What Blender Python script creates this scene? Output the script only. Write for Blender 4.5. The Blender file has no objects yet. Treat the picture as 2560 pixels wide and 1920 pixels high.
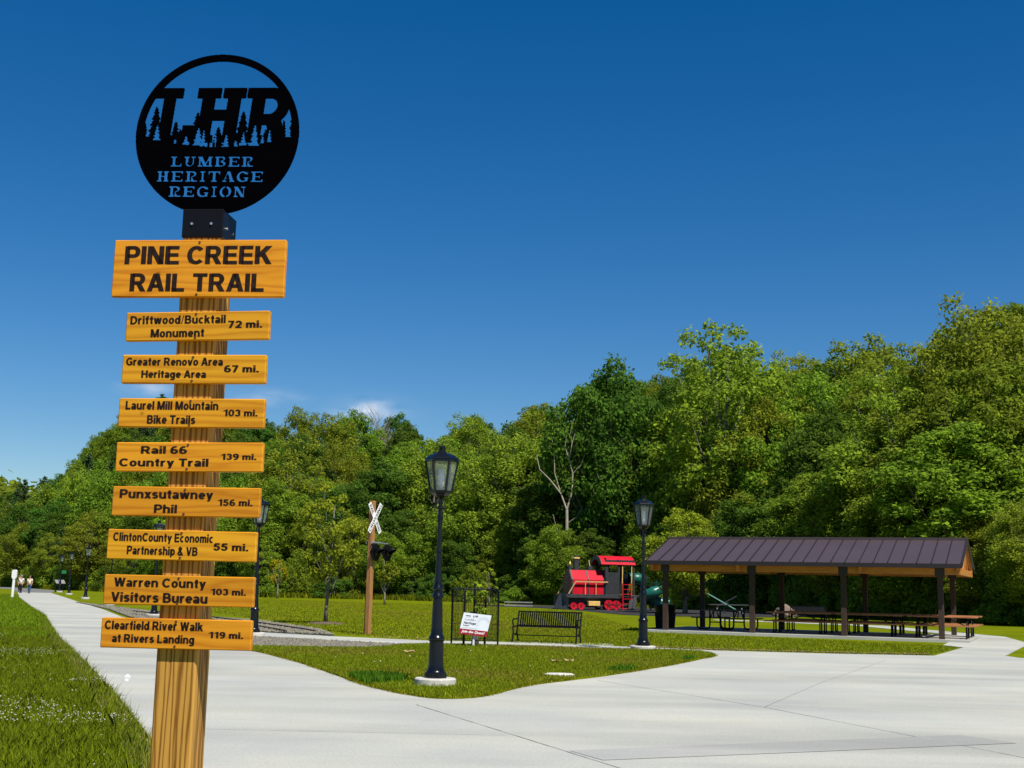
import bpy, bmesh, math, random
import numpy as np
from mathutils import Vector, Matrix

S = bpy.context.scene
COL = S.collection
R = math.radians
# ------------------------------------------------------------------ camera
cam = bpy.data.objects.new("camera", bpy.data.cameras.new("camera"))
COL.objects.link(cam)
cam.data.sensor_width = 36.0
cam.data.lens = 36.0 * 3150 / 2560
cam.data.clip_start = 0.1
cam.data.clip_end = 3000
PITCH = math.atan(507 / 3150.0)
cam.matrix_world = (Matrix.Translation((0, 0, 1.6)) @ Matrix.Rotation(math.pi / 2 + PITCH, 4, 'X')
                    @ Matrix.Rotation(0.021, 4, 'Z'))
S.camera = cam
# ------------------------------------------------------------------ sky, sun, exposure
SUN_EL = R(57)
SUN_AZ = math.atan2(0.55, -0.83)
W = bpy.data.worlds.new("World"); S.world = W; W.use_nodes = True
wn = W.node_tree.nodes; wl = W.node_tree.links
bg = wn['Background']
sky = wn.new('ShaderNodeTexSky'); sky.sky_type = 'NISHITA'; sky.sun_disc = False
sky.sun_elevation = SUN_EL; sky.sun_rotation = SUN_AZ
sky.altitude = 400; sky.air_density = 1.0; sky.dust_density = 0.12; sky.ozone_density = 4.0
hs = wn.new('ShaderNodeHueSaturation'); hs.inputs['Saturation'].default_value = 1.395
hs.inputs['Value'].default_value = 0.86
hs.inputs['Hue'].default_value = 0.504
wl.new(sky.outputs[0], hs.inputs['Color'])
# a few thin fair-weather clouds low over the ridge
tc = wn.new('ShaderNodeTexCoord')
nz = wn.new('ShaderNodeTexNoise'); nz.inputs['Scale'].default_value = 26; nz.inputs['Detail'].default_value = 7
mp = wn.new('ShaderNodeMapping'); mp.inputs['Scale'].default_value = (1, 1, 2.6)
wl.new(tc.outputs['Generated'], mp.inputs[0]); wl.new(mp.outputs[0], nz.inputs['Vector'])
acc = None
def wmath(op, a, b=None):
    n = wn.new('ShaderNodeMath'); n.operation = op
    for i, v in enumerate((a, b)):
        if v is None: continue
        if isinstance(v, (int, float)): n.inputs[i].default_value = v
        else: wl.new(v, n.inputs[i])
    return n.outputs[0]
for (dx, dz, wx, wz, amp) in ((-0.290, 0.152, 0.020, 0.006, 0.6), (-0.197, 0.145, 0.024, 0.006, 0.45), (-0.114, 0.136, 0.022, 0.009, 1.1)):
    sx = wn.new('ShaderNodeSeparateXYZ'); wl.new(tc.outputs['Generated'], sx.inputs[0])
    ax = wmath('DIVIDE', wmath('SUBTRACT', wmath('DIVIDE', sx.outputs[0], sx.outputs[1]), dx), wx)
    az = wmath('DIVIDE', wmath('SUBTRACT', wmath('DIVIDE', sx.outputs[2], sx.outputs[1]), dz), wz)
    r2 = wmath('ADD', wmath('MULTIPLY', ax, ax), wmath('MULTIPLY', az, az))
    m = wmath('MULTIPLY', wmath('EXPONENT', wmath('MULTIPLY', r2, -1.0)), amp)
    acc = m if acc is None else wmath('MAXIMUM', acc, m)
cr = wn.new('ShaderNodeMapRange'); cr.inputs['From Min'].default_value = 0.35; cr.inputs['From Max'].default_value = 0.62
wl.new(nz.outputs['Fac'], cr.inputs['Value'])
cf = wmath('MULTIPLY', wmath('MULTIPLY', acc, cr.outputs[0]), 0.8)
mx = wn.new('ShaderNodeMix'); mx.data_type = 'RGBA'
wl.new(cf, mx.inputs['Factor']); wl.new(hs.outputs[0], mx.inputs['A']); mx.inputs['B'].default_value = (7.0, 7.6, 8.6, 1)
wl.new(mx.outputs['Result'], bg.inputs['Color'])
bg.inputs['Strength'].default_value = 0.0775
sun = bpy.data.objects.new("sun", bpy.data.lights.new("sun", 'SUN')); COL.objects.link(sun)
sun.data.energy = 4.4; sun.data.angle = R(0.53); sun.data.color = (1.0, 0.95, 0.86)
sv = Vector((math.sin(SUN_AZ) * math.cos(SUN_EL), math.cos(SUN_AZ) * math.cos(SUN_EL), math.sin(SUN_EL)))
sun.rotation_euler = (-sv).to_track_quat('-Z', 'Y').to_euler()
S.view_settings.view_transform = 'Standard'; S.view_settings.look = 'None'
S.view_settings.exposure = 0.5; S.view_settings.gamma = 1.0
S.cycles.max_bounces = 8; S.cycles.diffuse_bounces = 6; S.cycles.transmission_bounces = 6; S.cycles.transparent_max_bounces = 12
S.cycles.sample_clamp_indirect = 4

# ------------------------------------------------------------------ materials
def nmat(name):
    m = bpy.data.materials.new(name); m.use_nodes = True
    return m, m.node_tree.nodes, m.node_tree.links, m.node_tree.nodes['Principled BSDF']
def ramp(N, stops):
    r = N.new('ShaderNodeValToRGB'); e = r.color_ramp.elements
    e[0].position, e[0].color = stops[0][0], (*stops[0][1], 1)
    e[1].position, e[1].color = stops[-1][0], (*stops[-1][1], 1)
    for p, c in stops[1:-1]:
        x = e.new(p); x.color = (*c, 1)
    return r
def sc3(c, k): return tuple(min(1, v * k) for v in c)
def plain(name, c, rough=0.5, metal=0.0, var=0.15, scale=6.0, bump=0.0, spec=0.5, coat=0.0):
    m, N, L, P = nmat(name)
    t = N.new('ShaderNodeTexCoord'); n = N.new('ShaderNodeTexNoise')
    n.inputs['Scale'].default_value = scale; n.inputs['Detail'].default_value = 6
    L.new(t.outputs['Object'], n.inputs['Vector'])
    r = ramp(N, [(0.3, sc3(c, 1 - var)), (0.7, sc3(c, 1 + var))])
    L.new(n.outputs['Fac'], r.inputs[0]); L.new(r.outputs[0], P.inputs['Base Color'])
    P.inputs['Roughness'].default_value = rough; P.inputs['Metallic'].default_value = metal
    P.inputs['Specular IOR Level'].default_value = spec; P.inputs['Coat Weight'].default_value = coat
    if bump:
        b = N.new('ShaderNodeBump'); b.inputs['Strength'].default_value = bump; b.inputs['Distance'].default_value = 0.01
        L.new(n.outputs['Fac'], b.inputs['Height']); L.new(b.outputs[0], P.inputs['Normal'])
    return m
def wood(name, light, dark, stretch=(2.2, 30, 30), rough=0.45, wave=0.0, coat=0.0, knots=True):
    m, N, L, P = nmat(name)
    t = N.new('ShaderNodeTexCoord'); oi = N.new('ShaderNodeObjectInfo')
    mp = N.new('ShaderNodeMapping'); mp.inputs['Scale'].default_value = stretch
    ad = N.new('ShaderNodeVectorMath'); ad.operation = 'ADD'
    mu = N.new('ShaderNodeMath'); mu.operation = 'MULTIPLY'; mu.inputs[1].default_value = 37.0
    L.new(oi.outputs['Random'], mu.inputs[0]); L.new(mu.outputs[0], ad.inputs[1])
    L.new(t.outputs['Object'], ad.inputs[0]); L.new(ad.outputs[0], mp.inputs[0])
    n = N.new('ShaderNodeTexNoise'); n.inputs['Scale'].default_value = 1.0; n.inputs['Detail'].default_value = 5
    n.inputs['Distortion'].default_value = 1.2
    L.new(mp.outputs[0], n.inputs['Vector'])
    r = ramp(N, [(0.30, dark), (0.46, light), (0.62, sc3(light, 1.12)), (0.75, sc3(dark, 1.35))])
    L.new(n.outputs['Fac'], r.inputs[0])
    col = r.outputs[0]
    if knots:
        v = N.new('ShaderNodeTexVoronoi'); v.inputs['Scale'].default_value = 5.0
        L.new(ad.outputs[0], v.inputs['Vector'])
        kr = ramp(N, [(0.035, (0.10, 0.05, 0.02)), (0.075, (1, 1, 1))])
        L.new(v.outputs['Distance'], kr.inputs[0])
        mm = N.new('ShaderNodeMix'); mm.data_type = 'RGBA'; mm.blend_type = 'MULTIPLY'; mm.inputs['Factor'].default_value = 0.75
        L.new(col, mm.inputs['A']); L.new(kr.outputs[0], mm.inputs['B']); col = mm.outputs['Result']
    # board-to-board tint
    hsn = N.new('ShaderNodeHueSaturation')
    mr = N.new('ShaderNodeMapRange'); mr.inputs['To Min'].default_value = 0.92; mr.inputs['To Max'].default_value = 1.16
    mh = N.new('ShaderNodeMapRange'); mh.inputs['To Min'].default_value = 0.495; mh.inputs['To Max'].default_value = 0.510
    mf_ = N.new('ShaderNodeMath'); mf_.operation = 'FRACT'; L.new(mu.outputs[0], mf_.inputs[0]); L.new(mf_.outputs[0], mh.inputs['Value']); L.new(mh.outputs[0], hsn.inputs['Hue'])
    L.new(oi.outputs['Random'], mr.inputs['Value']); L.new(mr.outputs[0], hsn.inputs['Value'])
    L.new(col, hsn.inputs['Color']); L.new(hsn.outputs[0], P.inputs['Base Color'])
    P.inputs['Roughness'].default_value = rough; P.inputs['Coat Weight'].default_value = coat; P.inputs['Specular IOR Level'].default_value = 0.15
    b = N.new('ShaderNodeBump'); b.inputs['Strength'].default_value = 0.15; b.inputs['Distance'].default_value = 0.002
    L.new(n.outputs['Fac'], b.inputs['Height']); L.new(b.outputs[0], P.inputs['Normal'])
    return m
def leafmat(name, c, trans=0.35, spread=0.35):
    m, N, L, P = nmat(name)
    g = N.new('ShaderNodeNewGeometry'); oi = N.new('ShaderNodeObjectInfo')
    r = ramp(N, [(0.0, sc3(c, 1 - spread)), (0.55, c), (1.0, (c[0] * (1.15 + spread), c[1] * (1.05 + spread), c[2] * 0.9))])
    L.new(g.outputs['Random Per Island'], r.inputs[0])
    h = N.new('ShaderNodeHueSaturation')
    a = N.new('ShaderNodeMapRange'); a.inputs['To Min'].default_value = 0.49; a.inputs['To Max'].default_value = 0.525
    b = N.new('ShaderNodeMapRange'); b.inputs['To Min'].default_value = 0.86; b.inputs['To Max'].default_value = 1.22
    L.new(oi.outputs['Random'], a.inputs['Value']); L.new(oi.outputs['Random'], b.inputs['Value'])
    L.new(a.outputs[0], h.inputs['Hue']); L.new(b.outputs[0], h.inputs['Value']); L.new(r.outputs[0], h.inputs['Color'])
    L.new(h.outputs[0], P.inputs['Base Color']); P.inputs['Roughness'].default_value = 0.75
    P.inputs['Specular IOR Level'].default_value = 0.03
    t = N.new('ShaderNodeBsdfTranslucent'); L.new(h.outputs[0], t.inputs['Color'])
    mx = N.new('ShaderNodeMixShader'); mx.inputs[0].default_value = trans
    L.new(P.outputs[0], mx.inputs[1]); L.new(t.outputs[0], mx.inputs[2])
    L.new(mx.outputs[0], N['Material Output'].inputs['Surface'])
    return m
def groundmat(name, cols, scales, rough=0.9, bump=0.4, bscale=60, bdist=0.02):
    m, N, L, P = nmat(name)
    t = N.new('ShaderNodeTexCoord')
    n1 = N.new('ShaderNodeTexNoise'); n1.inputs['Scale'].default_value = scales[0]; n1.inputs['Detail'].default_value = 8
    n2 = N.new('ShaderNodeTexNoise'); n2.inputs['Scale'].default_value = scales[1]; n2.inputs['Detail'].default_value = 4
    L.new(t.outputs['Object'], n1.inputs['Vector']); L.new(t.outputs['Object'], n2.inputs['Vector'])
    r = ramp(N, [(0.32, cols[0]), (0.5, cols[1]), (0.68, cols[2])])
    mxm = N.new('ShaderNodeMath'); mxm.operation = 'MULTIPLY_ADD'; mxm.inputs[1].default_value = 0.5
    h2 = N.new('ShaderNodeMath'); h2.operation = 'MULTIPLY'; h2.inputs[1].default_value = 0.5
    L.new(n2.outputs['Fac'], h2.inputs[0]); L.new(n1.outputs['Fac'], mxm.inputs[0]); L.new(h2.outputs[0], mxm.inputs[2])
    L.new(mxm.outputs[0], r.inputs[0]); L.new(r.outputs[0], P.inputs['Base Color'])
    P.inputs['Roughness'].default_value = rough; P.inputs['Specular IOR Level'].default_value = 0.02
    n3 = N.new('ShaderNodeTexNoise'); n3.inputs['Scale'].default_value = bscale; n3.inputs['Detail'].default_value = 3
    L.new(t.outputs['Object'], n3.inputs['Vector'])
    b = N.new('ShaderNodeBump'); b.inputs['Strength'].default_value = bump; b.inputs['Distance'].default_value = bdist
    L.new(n3.outputs['Fac'], b.inputs['Height']); L.new(b.outputs[0], P.inputs['Normal'])
    return m
def concrete_mat(name, c, streak=True):
    m, N, L, P = nmat(name)
    t = N.new('ShaderNodeTexCoord')
    mp = N.new('ShaderNodeMapping'); mp.inputs['Rotation'].default_value = (0, 0, R(-8)); mp.inputs['Scale'].default_value = (0.10, 0.55, 1)
    n1 = N.new('ShaderNodeTexNoise'); n1.inputs['Scale'].default_value = 1.0; n1.inputs['Detail'].default_value = 5; n1.inputs['Distortion'].default_value = 0.6
    n2 = N.new('ShaderNodeTexNoise'); n2.inputs['Scale'].default_value = 40; n2.inputs['Detail'].default_value = 8
    n3 = N.new('ShaderNodeTexNoise'); n3.inputs['Scale'].default_value = 0.35; n3.inputs['Detail'].default_value = 4
    L.new(t.outputs['Object'], mp.inputs[0]); L.new(mp.outputs[0], n1.inputs['Vector'])
    L.new(t.outputs['Object'], n2.inputs['Vector']); L.new(t.outputs['Object'], n3.inputs['Vector'])
    r1 = ramp(N, [(0.32, sc3(c, 0.84)), (0.5, c), (0.68, sc3(c, 1.08))])
    L.new(n1.outputs['Fac'], r1.inputs[0])
    r2 = ramp(N, [(0.3, (0.86, 0.86, 0.86)), (0.7, (1.08, 1.08, 1.08))]); L.new(n2.outputs['Fac'], r2.inputs[0])
    r3 = ramp(N, [(0.35, (0.87, 0.89, 0.91)), (0.65, (1.05, 1.04, 1.0))]); L.new(n3.outputs['Fac'], r3.inputs[0])
    a = N.new('ShaderNodeMix'); a.data_type = 'RGBA'; a.blend_type = 'MULTIPLY'; a.inputs['Factor'].default_value = 1
    L.new(r1.outputs[0], a.inputs['A']); L.new(r2.outputs[0], a.inputs['B'])
    b = N.new('ShaderNodeMix'); b.data_type = 'RGBA'; b.blend_type = 'MULTIPLY'; b.inputs['Factor'].default_value = 1
    L.new(a.outputs['Result'], b.inputs['A']); L.new(r3.outputs[0], b.inputs['B'])
    L.new(b.outputs['Result'], P.inputs['Base Color']); P.inputs['Roughness'].default_value = 0.85
    P.inputs['Specular IOR Level'].default_value = 0.3
    bm_ = N.new('ShaderNodeBump'); bm_.inputs['Strength'].default_value = 0.2; bm_.inputs['Distance'].default_value = 0.004
    L.new(n2.outputs['Fac'], bm_.inputs['Height']); L.new(bm_.outputs[0], P.inputs['Normal'])
    return m

M = {}
M['concrete'] = concrete_mat('concrete', (0.440, 0.437, 0.388))
M['concrete_band'] = concrete_mat('concrete_darker', (0.385, 0.38, 0.35))
M['concrete_base'] = plain('cast_concrete', (0.50, 0.48, 0.43), 0.9, var=0.15, scale=12, bump=0.3)
M['joint'] = plain('joint_filler', (0.33, 0.32, 0.29), 0.95, var=0.35, scale=3)
M['soil'] = plain('soil', (0.11, 0.075, 0.045), 0.95, var=0.4, scale=9)
M['lawn'] = groundmat('lawn', [(0.085, 0.110, 0.002), (0.130, 0.160, 0.003), (0.190, 0.205, 0.006)], (0.35, 9.0), 0.95, 0.6, 45, 0.03)
M['gravel'] = groundmat('gravel', [(0.08, 0.075, 0.07), (0.15, 0.14, 0.125), (0.23, 0.215, 0.19)], (1.0, 24), 0.95, 0.9, 26, 0.04)
M['stone'] = leafmat('crushed_stone', (0.17, 0.158, 0.142), 0.0, 0.35)
M['asphalt'] = groundmat('asphalt', [(0.13, 0.13, 0.13), (0.17, 0.17, 0.165), (0.21, 0.205, 0.20)], (0.8, 30), 0.9, 0.3, 80, 0.01)
M['mulch'] = groundmat('rubber_mulch', [(0.022, 0.022, 0.024), (0.042, 0.042, 0.045), (0.075, 0.073, 0.074)], (2.0, 30), 0.9, 0.8, 30, 0.04)
M['blade'] = leafmat('grass_blade', (0.215, 0.240, 0.012), 0.3, 0.45)
M['blade_dark'] = leafmat('lush_grass_blade', (0.085, 0.175, 0.012), 0.3, 0.4)
M['worn'] = leafmat('worn_grass_blade', (0.235, 0.205, 0.030), 0.3, 0.45)
M['meadow'] = leafmat('meadow_blade', (0.180, 0.225, 0.012), 0.3, 0.5)
M['dry'] = leafmat('dry_blade', (0.30, 0.24, 0.10), 0.2, 0.4)
M['clover'] = leafmat('clover_flower', (0.62, 0.62, 0.52), 0.2, 0.15)
def banded(name, light, dark, stretch, axis, scale, dist, rough=0.55, knots=True, lo=.30):
    m = wood(name, light, dark, rough=rough, knots=knots); N, L = m.node_tree.nodes, m.node_tree.links
    noise = [n for n in N if n.type == 'TEX_NOISE'][0]; rp = [l.to_node for l in noise.outputs['Fac'].links if l.to_node.type == 'VALTORGB'][0]
    mp = [n for n in N if n.type == 'MAPPING'][0]; mp.inputs['Scale'].default_value = stretch
    w = N.new('ShaderNodeTexWave'); w.wave_type = 'BANDS'; w.bands_direction = axis; w.wave_profile = 'SIN'
    w.inputs['Scale'].default_value = scale; w.inputs['Distortion'].default_value = dist; w.inputs['Detail'].default_value = 3; w.inputs['Detail Scale'].default_value = 2.6; w.inputs['Detail Roughness'].default_value = .45
    L.new(mp.outputs[0], w.inputs['Vector'])
    for l in list(rp.inputs[0].links): L.remove(l)
    L.new(w.outputs['Fac'], rp.inputs[0]); e = rp.color_ramp.elements
    mid_ = tuple((a_ + b_) / 2 for a_, b_ in zip(light, dark))
    for el, (ps, c_) in zip(e, ((.0, dark), (lo, mid_), (.55, light), (1.0, sc3(light, 1.1)))): el.position = ps; el.color = (*c_, 1)
    noise.inputs['Scale'].default_value = 8
    return m
M['sign_wood'] = banded('stained_cedar_board', (0.585, 0.245, 0.014), (0.485, 0.175, 0.010), (.09, 1, 1), 'Z', 8.5, 9, .5, True, .14)
M['post_wood'] = banded('treated_pine', (0.46, 0.24, 0.048), (0.20, 0.080, 0.012), (1, 1, .05), 'X', 17, 7, .65, False, .25)
M['cedar_post'] = wood('brown_timber', (0.34, 0.165, 0.06), (0.20, 0.09, 0.035), (26, 26, 1.2), 0.65, knots=False)
M['beam'] = wood('stained_beam', (0.50, 0.22, 0.055), (0.36, 0.14, 0.03), (1.5, 22, 22), 0.55, knots=False)
M['letter'] = plain('engraved_black_paint', (0.022, 0.012, 0.010), 0.6, var=0.3, scale=60, spec=0.1)
M['black'] = plain('black_powder_coat', (0.006, 0.006, 0.008), 0.38, var=0.25, scale=8, spec=0.15)
M['black_gloss'] = plain('black_gloss_paint', (0.005, 0.006, 0.009), 0.25, var=0.2, scale=6, spec=0.35)
M['emblem'] = plain('black_steel_sheet', (0.0012, 0.0012, 0.002), 0.9, var=0.3, scale=9, spec=0.0)
M['steel'] = plain('galvanised_bolt', (0.62, 0.62, 0.62), 0.35, 0.8, var=0.1)
M['dark_bolt'] = plain('dark_bolt', (0.10, 0.05, 0.025), 0.5, 0.3)
M['rust'] = plain('rusty_rail', (0.09, 0.055, 0.04), 0.7, 0.4, var=0.4, scale=20)
M['roof'] = plain('brown_metal_roof', (0.064, 0.044, 0.046), 0.45, 0.0, var=0.06, scale=0.7, spec=0.5)
M['fascia'] = plain('dark_fascia', (0.018, 0.012, 0.013), 0.5, var=0.2)
M['brown_post'] = plain('dark_brown_post', (0.058, 0.038, 0.029), 0.7, var=0.2, scale=10, spec=0.15)
M['plank'] = wood('recycled_plank', (0.36, 0.15, 0.065), (0.27, 0.105, 0.045), (1.5, 14, 14), 0.55, knots=False)
M['red'] = plain('red_plastic', (0.52, 0.008, 0.024), 0.55, var=0.12, scale=3, spec=0.15)
M['dark_red'] = plain('dark_red_panel', (0.10, 0.010, 0.012), 0.5)
M['charcoal'] = plain('charcoal_plastic', (0.030, 0.031, 0.036), 0.5, var=0.2, scale=3)
M['tan'] = plain('tan_plastic', (0.50, 0.30, 0.13), 0.5, var=0.1)
M['gold'] = plain('gold_plastic', (0.72, 0.46, 0.14), 0.4, var=0.1)
M['green'] = plain('green_slide_plastic', (0.008, 0.105, 0.078), 0.35, var=0.12, scale=2)
M['teal'] = plain('pale_teal_plastic', (0.20, 0.42, 0.38), 0.45)
M['white'] = plain('white_paint', (0.80, 0.80, 0.78), 0.45, var=0.04, scale=4)
M['white_sheet'] = plain('white_corrugated_plastic', (0.72, 0.75, 0.80), 0.4, var=0.03)
M['sign_red'] = plain('red_print', (0.30, 0.004, 0.012), 0.45, var=0.05)
M['grey_print'] = plain('grey_print', (0.42, 0.45, 0.49), 0.5, var=0.05)
M['dark_print'] = plain('dark_print', (0.03, 0.035, 0.05), 0.5)
M['boulder'] = plain('tan_rock', (0.19, 0.135, 0.095), 0.8, var=0.4, scale=3, bump=0.6)
M['bark'] = plain('grey_brown_bark', (0.14, 0.12, 0.10), 0.9, var=0.4, scale=5, bump=0.6)
M['pale_bark'] = plain('pale_bark', (0.22, 0.19, 0.15), 0.9, var=0.3, scale=4, bump=0.4)
M['snag'] = plain('bleached_dead_wood', (0.33, 0.28, 0.215), 0.9, var=0.25, scale=3)
M['bare_twig'] = plain('bare_twig', (0.24, 0.21, 0.18), 0.9, var=0.3)
M['dead_leaf'] = plain('dead_leaf', (0.36, 0.24, 0.11), 0.85, var=0.3, scale=20)
M['pale_stone'] = plain('pale_flat_stone', (0.55, 0.52, 0.45), 0.9, var=0.15, scale=12)
M['skin'] = plain('skin', (0.45, 0.26, 0.18), 0.55, var=0.05)
M['hair'] = plain('dark_hair', (0.03, 0.02, 0.015), 0.6)
M['hair_grey'] = plain('greying_hair', (0.28, 0.25, 0.22), 0.6)
M['shirt'] = plain('white_shirt', (0.78, 0.77, 0.74), 0.8, var=0.06)
M['shirt_cream'] = plain('cream_shirt', (0.80, 0.72, 0.58), 0.8, var=0.06)
M['navy'] = plain('navy_cloth', (0.012, 0.014, 0.03), 0.8)
M['jeans'] = plain('blue_denim', (0.03, 0.065, 0.13), 0.8, var=0.25, scale=10)
M['dark_trousers'] = plain('dark_trousers', (0.015, 0.016, 0.024), 0.8)
M['shoe'] = plain('shoe_rubber', (0.05, 0.05, 0.055), 0.7)
M['sign_green'] = plain('green_sign_face', (0.012, 0.17, 0.06), 0.4)
M['panel_grey'] = plain('grey_panel', (0.24, 0.235, 0.22), 0.4)
M['lens_red'] = plain('dark_red_lens', (0.025, 0.003, 0.003), 0.3)
LEAF = {
 'dark': leafmat('dark_green_leaf', (0.110, 0.190, 0.028), 0.55, 0.5),
 'mid': leafmat('mid_green_leaf', (0.210, 0.290, 0.030), 0.55, 0.5),
 'olive': leafmat('olive_leaf', (0.260, 0.315, 0.034), 0.55, 0.5),
 'bright': leafmat('yellow_green_leaf', (0.29, 0.35, 0.030), 0.5, 0.45),
 'yellow': leafmat('young_yellow_leaf', (0.42, 0.38, 0.02), 0.45, 0.3),
 'pine': leafmat('pine_needle', (0.06, 0.11, 0.04), 0.2, 0.35),
}
m, N, L, P = nmat('lantern_glass')
P.inputs['Base Color'].default_value = (0.40, 0.45, 0.40, 1); P.inputs['Roughness'].default_value = 0.08
P.inputs['Alpha'].default_value = 0.24
M['glass'] = m

# ------------------------------------------------------------------ mesh helpers
def link(o, parent=None):
    COL.objects.link(o)
    if parent is not None: o.parent = parent
    return o
def raw(name, V, F, mat, parent=None, smooth=False):
    me = bpy.data.meshes.new(name)
    V = np.asarray(V, dtype=np.float32)
    if isinstance(F, np.ndarray):
        n, k = F.shape
        me.vertices.add(len(V)); me.vertices.foreach_set('co', V.ravel())
        me.loops.add(n * k); me.loops.foreach_set('vertex_index', F.ravel().astype(np.int32))
        me.polygons.add(n); me.polygons.foreach_set('loop_start', np.arange(0, n * k, k, dtype=np.int32))
        me.update(calc_edges=True)
    else:
        me.from_pydata([tuple(v) for v in V], [], F)
    if mat is not None: me.materials.append(mat)
    if smooth: me.polygons.foreach_set('use_smooth', [True] * len(me.polygons))
    me.validate()
    return link(bpy.data.objects.new(name, me), parent)
class MB:
    def __init__(s): s.v = []; s.f = []
    def add(s, V, F):
        o = len(s.v); s.v += [tuple(v) for v in V]; s.f += [[o + i for i in f] for f in F]; return s
    def box(s, c, size, rot=None, taper=1.0, bev=0.0):
        hx, hy, hz = size[0] / 2, size[1] / 2, size[2] / 2
        if bev > 0:
            b = min(bev, hx * .9, hy * .9, hz * .9)
            bm = bmesh.new(); bmesh.ops.create_cube(bm, size=1)
            bmesh.ops.scale(bm, vec=size, verts=bm.verts)
            bmesh.ops.bevel(bm, geom=bm.edges[:], offset=b, segments=1, affect='EDGES')
            bm.verts.index_update()
            V = [v.co.copy() for v in bm.verts]; F = [[v.index for v in f.verts] for f in bm.faces]; bm.free()
        else:
            V = [Vector((x * hx * (taper if z > 0 else 1), y * hy * (taper if z > 0 else 1), z * hz)) for z in (-1, 1) for y in (-1, 1) for x in (-1, 1)]
            F = [[0, 2, 3, 1], [4, 5, 7, 6], [0, 1, 5, 4], [2, 6, 7, 3], [0, 4, 6, 2], [1, 3, 7, 5]]
        if rot is not None: V = [rot @ v for v in V]
        return s.add([v + Vector(c) for v in V], F)
    def bar(s, a, b, w, h=None, up=(0, 0, 1)):
        a, b = Vector(a), Vector(b); d = (b - a); ln = d.length; d.normalize(); h = h or w
        u = Vector(up)
        if abs(d.dot(u)) > .98: u = Vector((0, 1, 0))
        x = d.cross(u).normalized(); y = x.cross(d)
        V = [p + x * sx * w / 2 + y * sy * h / 2 for p in (a, b) for sx, sy in ((-1, -1), (1, -1), (1, 1), (-1, 1))]
        return s.add(V, [[3, 2, 1, 0], [4, 5, 6, 7], [0, 1, 5, 4], [1, 2, 6, 5], [2, 3, 7, 6], [3, 0, 4, 7]])
    def tube(s, pts, rad, n=8, cap=True):
        pts = [Vector(p) for p in pts]
        if not hasattr(rad, '__len__'): rad = [rad] * len(pts)
        V = []; px = None
        for i, p in enumerate(pts):
            d = (pts[min(i + 1, len(pts) - 1)] - pts[max(i - 1, 0)]).normalized()
            if px is None:
                u = Vector((0, 0, 1)) if abs(d.z) < .9 else Vector((1, 0, 0)); px = d.cross(u).normalized()
            else:
                px = (px - d * px.dot(d)).normalized()
            y = d.cross(px)
            V += [p + (px * math.cos(2 * math.pi * k / n) + y * math.sin(2 * math.pi * k / n)) * rad[i] for k in range(n)]
        F = [[i * n + k, i * n + (k + 1) % n, (i + 1) * n + (k + 1) % n, (i + 1) * n + k] for i in range(len(pts) - 1) for k in range(n)]
        if cap: F += [list(range(n))[::-1], [(len(pts) - 1) * n + k for k in range(n)]]
        return s.add(V, F)
    def lathe(s, prof, n=24, c=(0, 0, 0), phase=0.0, cap=True):
        V = [(c[0] + r * math.cos(2 * math.pi * k / n + phase), c[1] + r * math.sin(2 * math.pi * k / n + phase), c[2] + z) for r, z in prof for k in range(n)]
        F = [[i * n + k, i * n + (k + 1) % n, (i + 1) * n + (k + 1) % n, (i + 1) * n + k] for i in range(len(prof) - 1) for k in range(n)]
        if cap: F += [list(range(n))[::-1], [(len(prof) - 1) * n + k for k in range(n)]]
        return s.add(V, F)
    def prism(s, poly, z0, z1, tf=None):
        n = len(poly); V = [Vector((p[0], p[1], z)) for z in (z0, z1) for p in poly]
        if tf is not None: V = [tf @ v for v in V]
        F = [list(range(n))[::-1], [n + i for i in range(n)]] + [[i, (i + 1) % n, n + (i + 1) % n, n + i] for i in range(n)]
        return s.add(V, F)
    def build(s, name, mat, parent=None, smooth=False, recalc=True, angle=None):
        o = raw(name, s.v, s.f, mat, parent, smooth)
        if recalc:
            bm = bmesh.new(); bm.from_mesh(o.data); bmesh.ops.recalc_face_normals(bm, faces=bm.faces[:]); bm.to_mesh(o.data); bm.free()
        if smooth and angle:
            bm = bmesh.new(); bm.from_mesh(o.data)
            for e in bm.edges:
                if len(e.link_faces) == 2 and e.calc_face_angle(0) > angle: e.smooth = False
            bm.to_mesh(o.data); bm.free()
        return o
def tag(o, label=None, cat=None, group=None, kind=None):
    if label: o['label'] = label
    if cat: o['category'] = cat
    if group: o['group'] = group
    if kind: o['kind'] = kind
    return o
def thing(name, loc, rz, label, cat, group=None):
    o = bpy.data.objects.new(name, None); COL.objects.link(o)
    o.empty_display_size = 0.2; o.location = loc; o.rotation_euler = (0, 0, rz)
    return tag(o, label, cat, group)
KIDS = {}
def copy_tree(o, parent=None):
    c = o.copy(); COL.objects.link(c); c.parent = parent
    for ch in list(o.children): copy_tree(ch, c)
    return c
def sheet(name, poly, z, mat, side=0.0, kind='structure'):
    from mathutils.geometry import tessellate_polygon
    P = [Vector((p[0], p[1], 0)) for p in poly]
    tri = tessellate_polygon([P]); n = len(P)
    V = [(p.x, p.y, z) for p in P]; F = [list(t) for t in tri]
    if side:
        V += [(p.x, p.y, z - side) for p in P]
        F += [[i, (i + 1) % n, n + (i + 1) % n, n + i] for i in range(n)]
    o = MB(); o.v = V; o.f = F
    r = o.build(name, mat)
    nrm = r.data.polygons[0].normal
    if nrm.z < 0: r.data.flip_normals()
    return tag(r, kind=kind)
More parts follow.
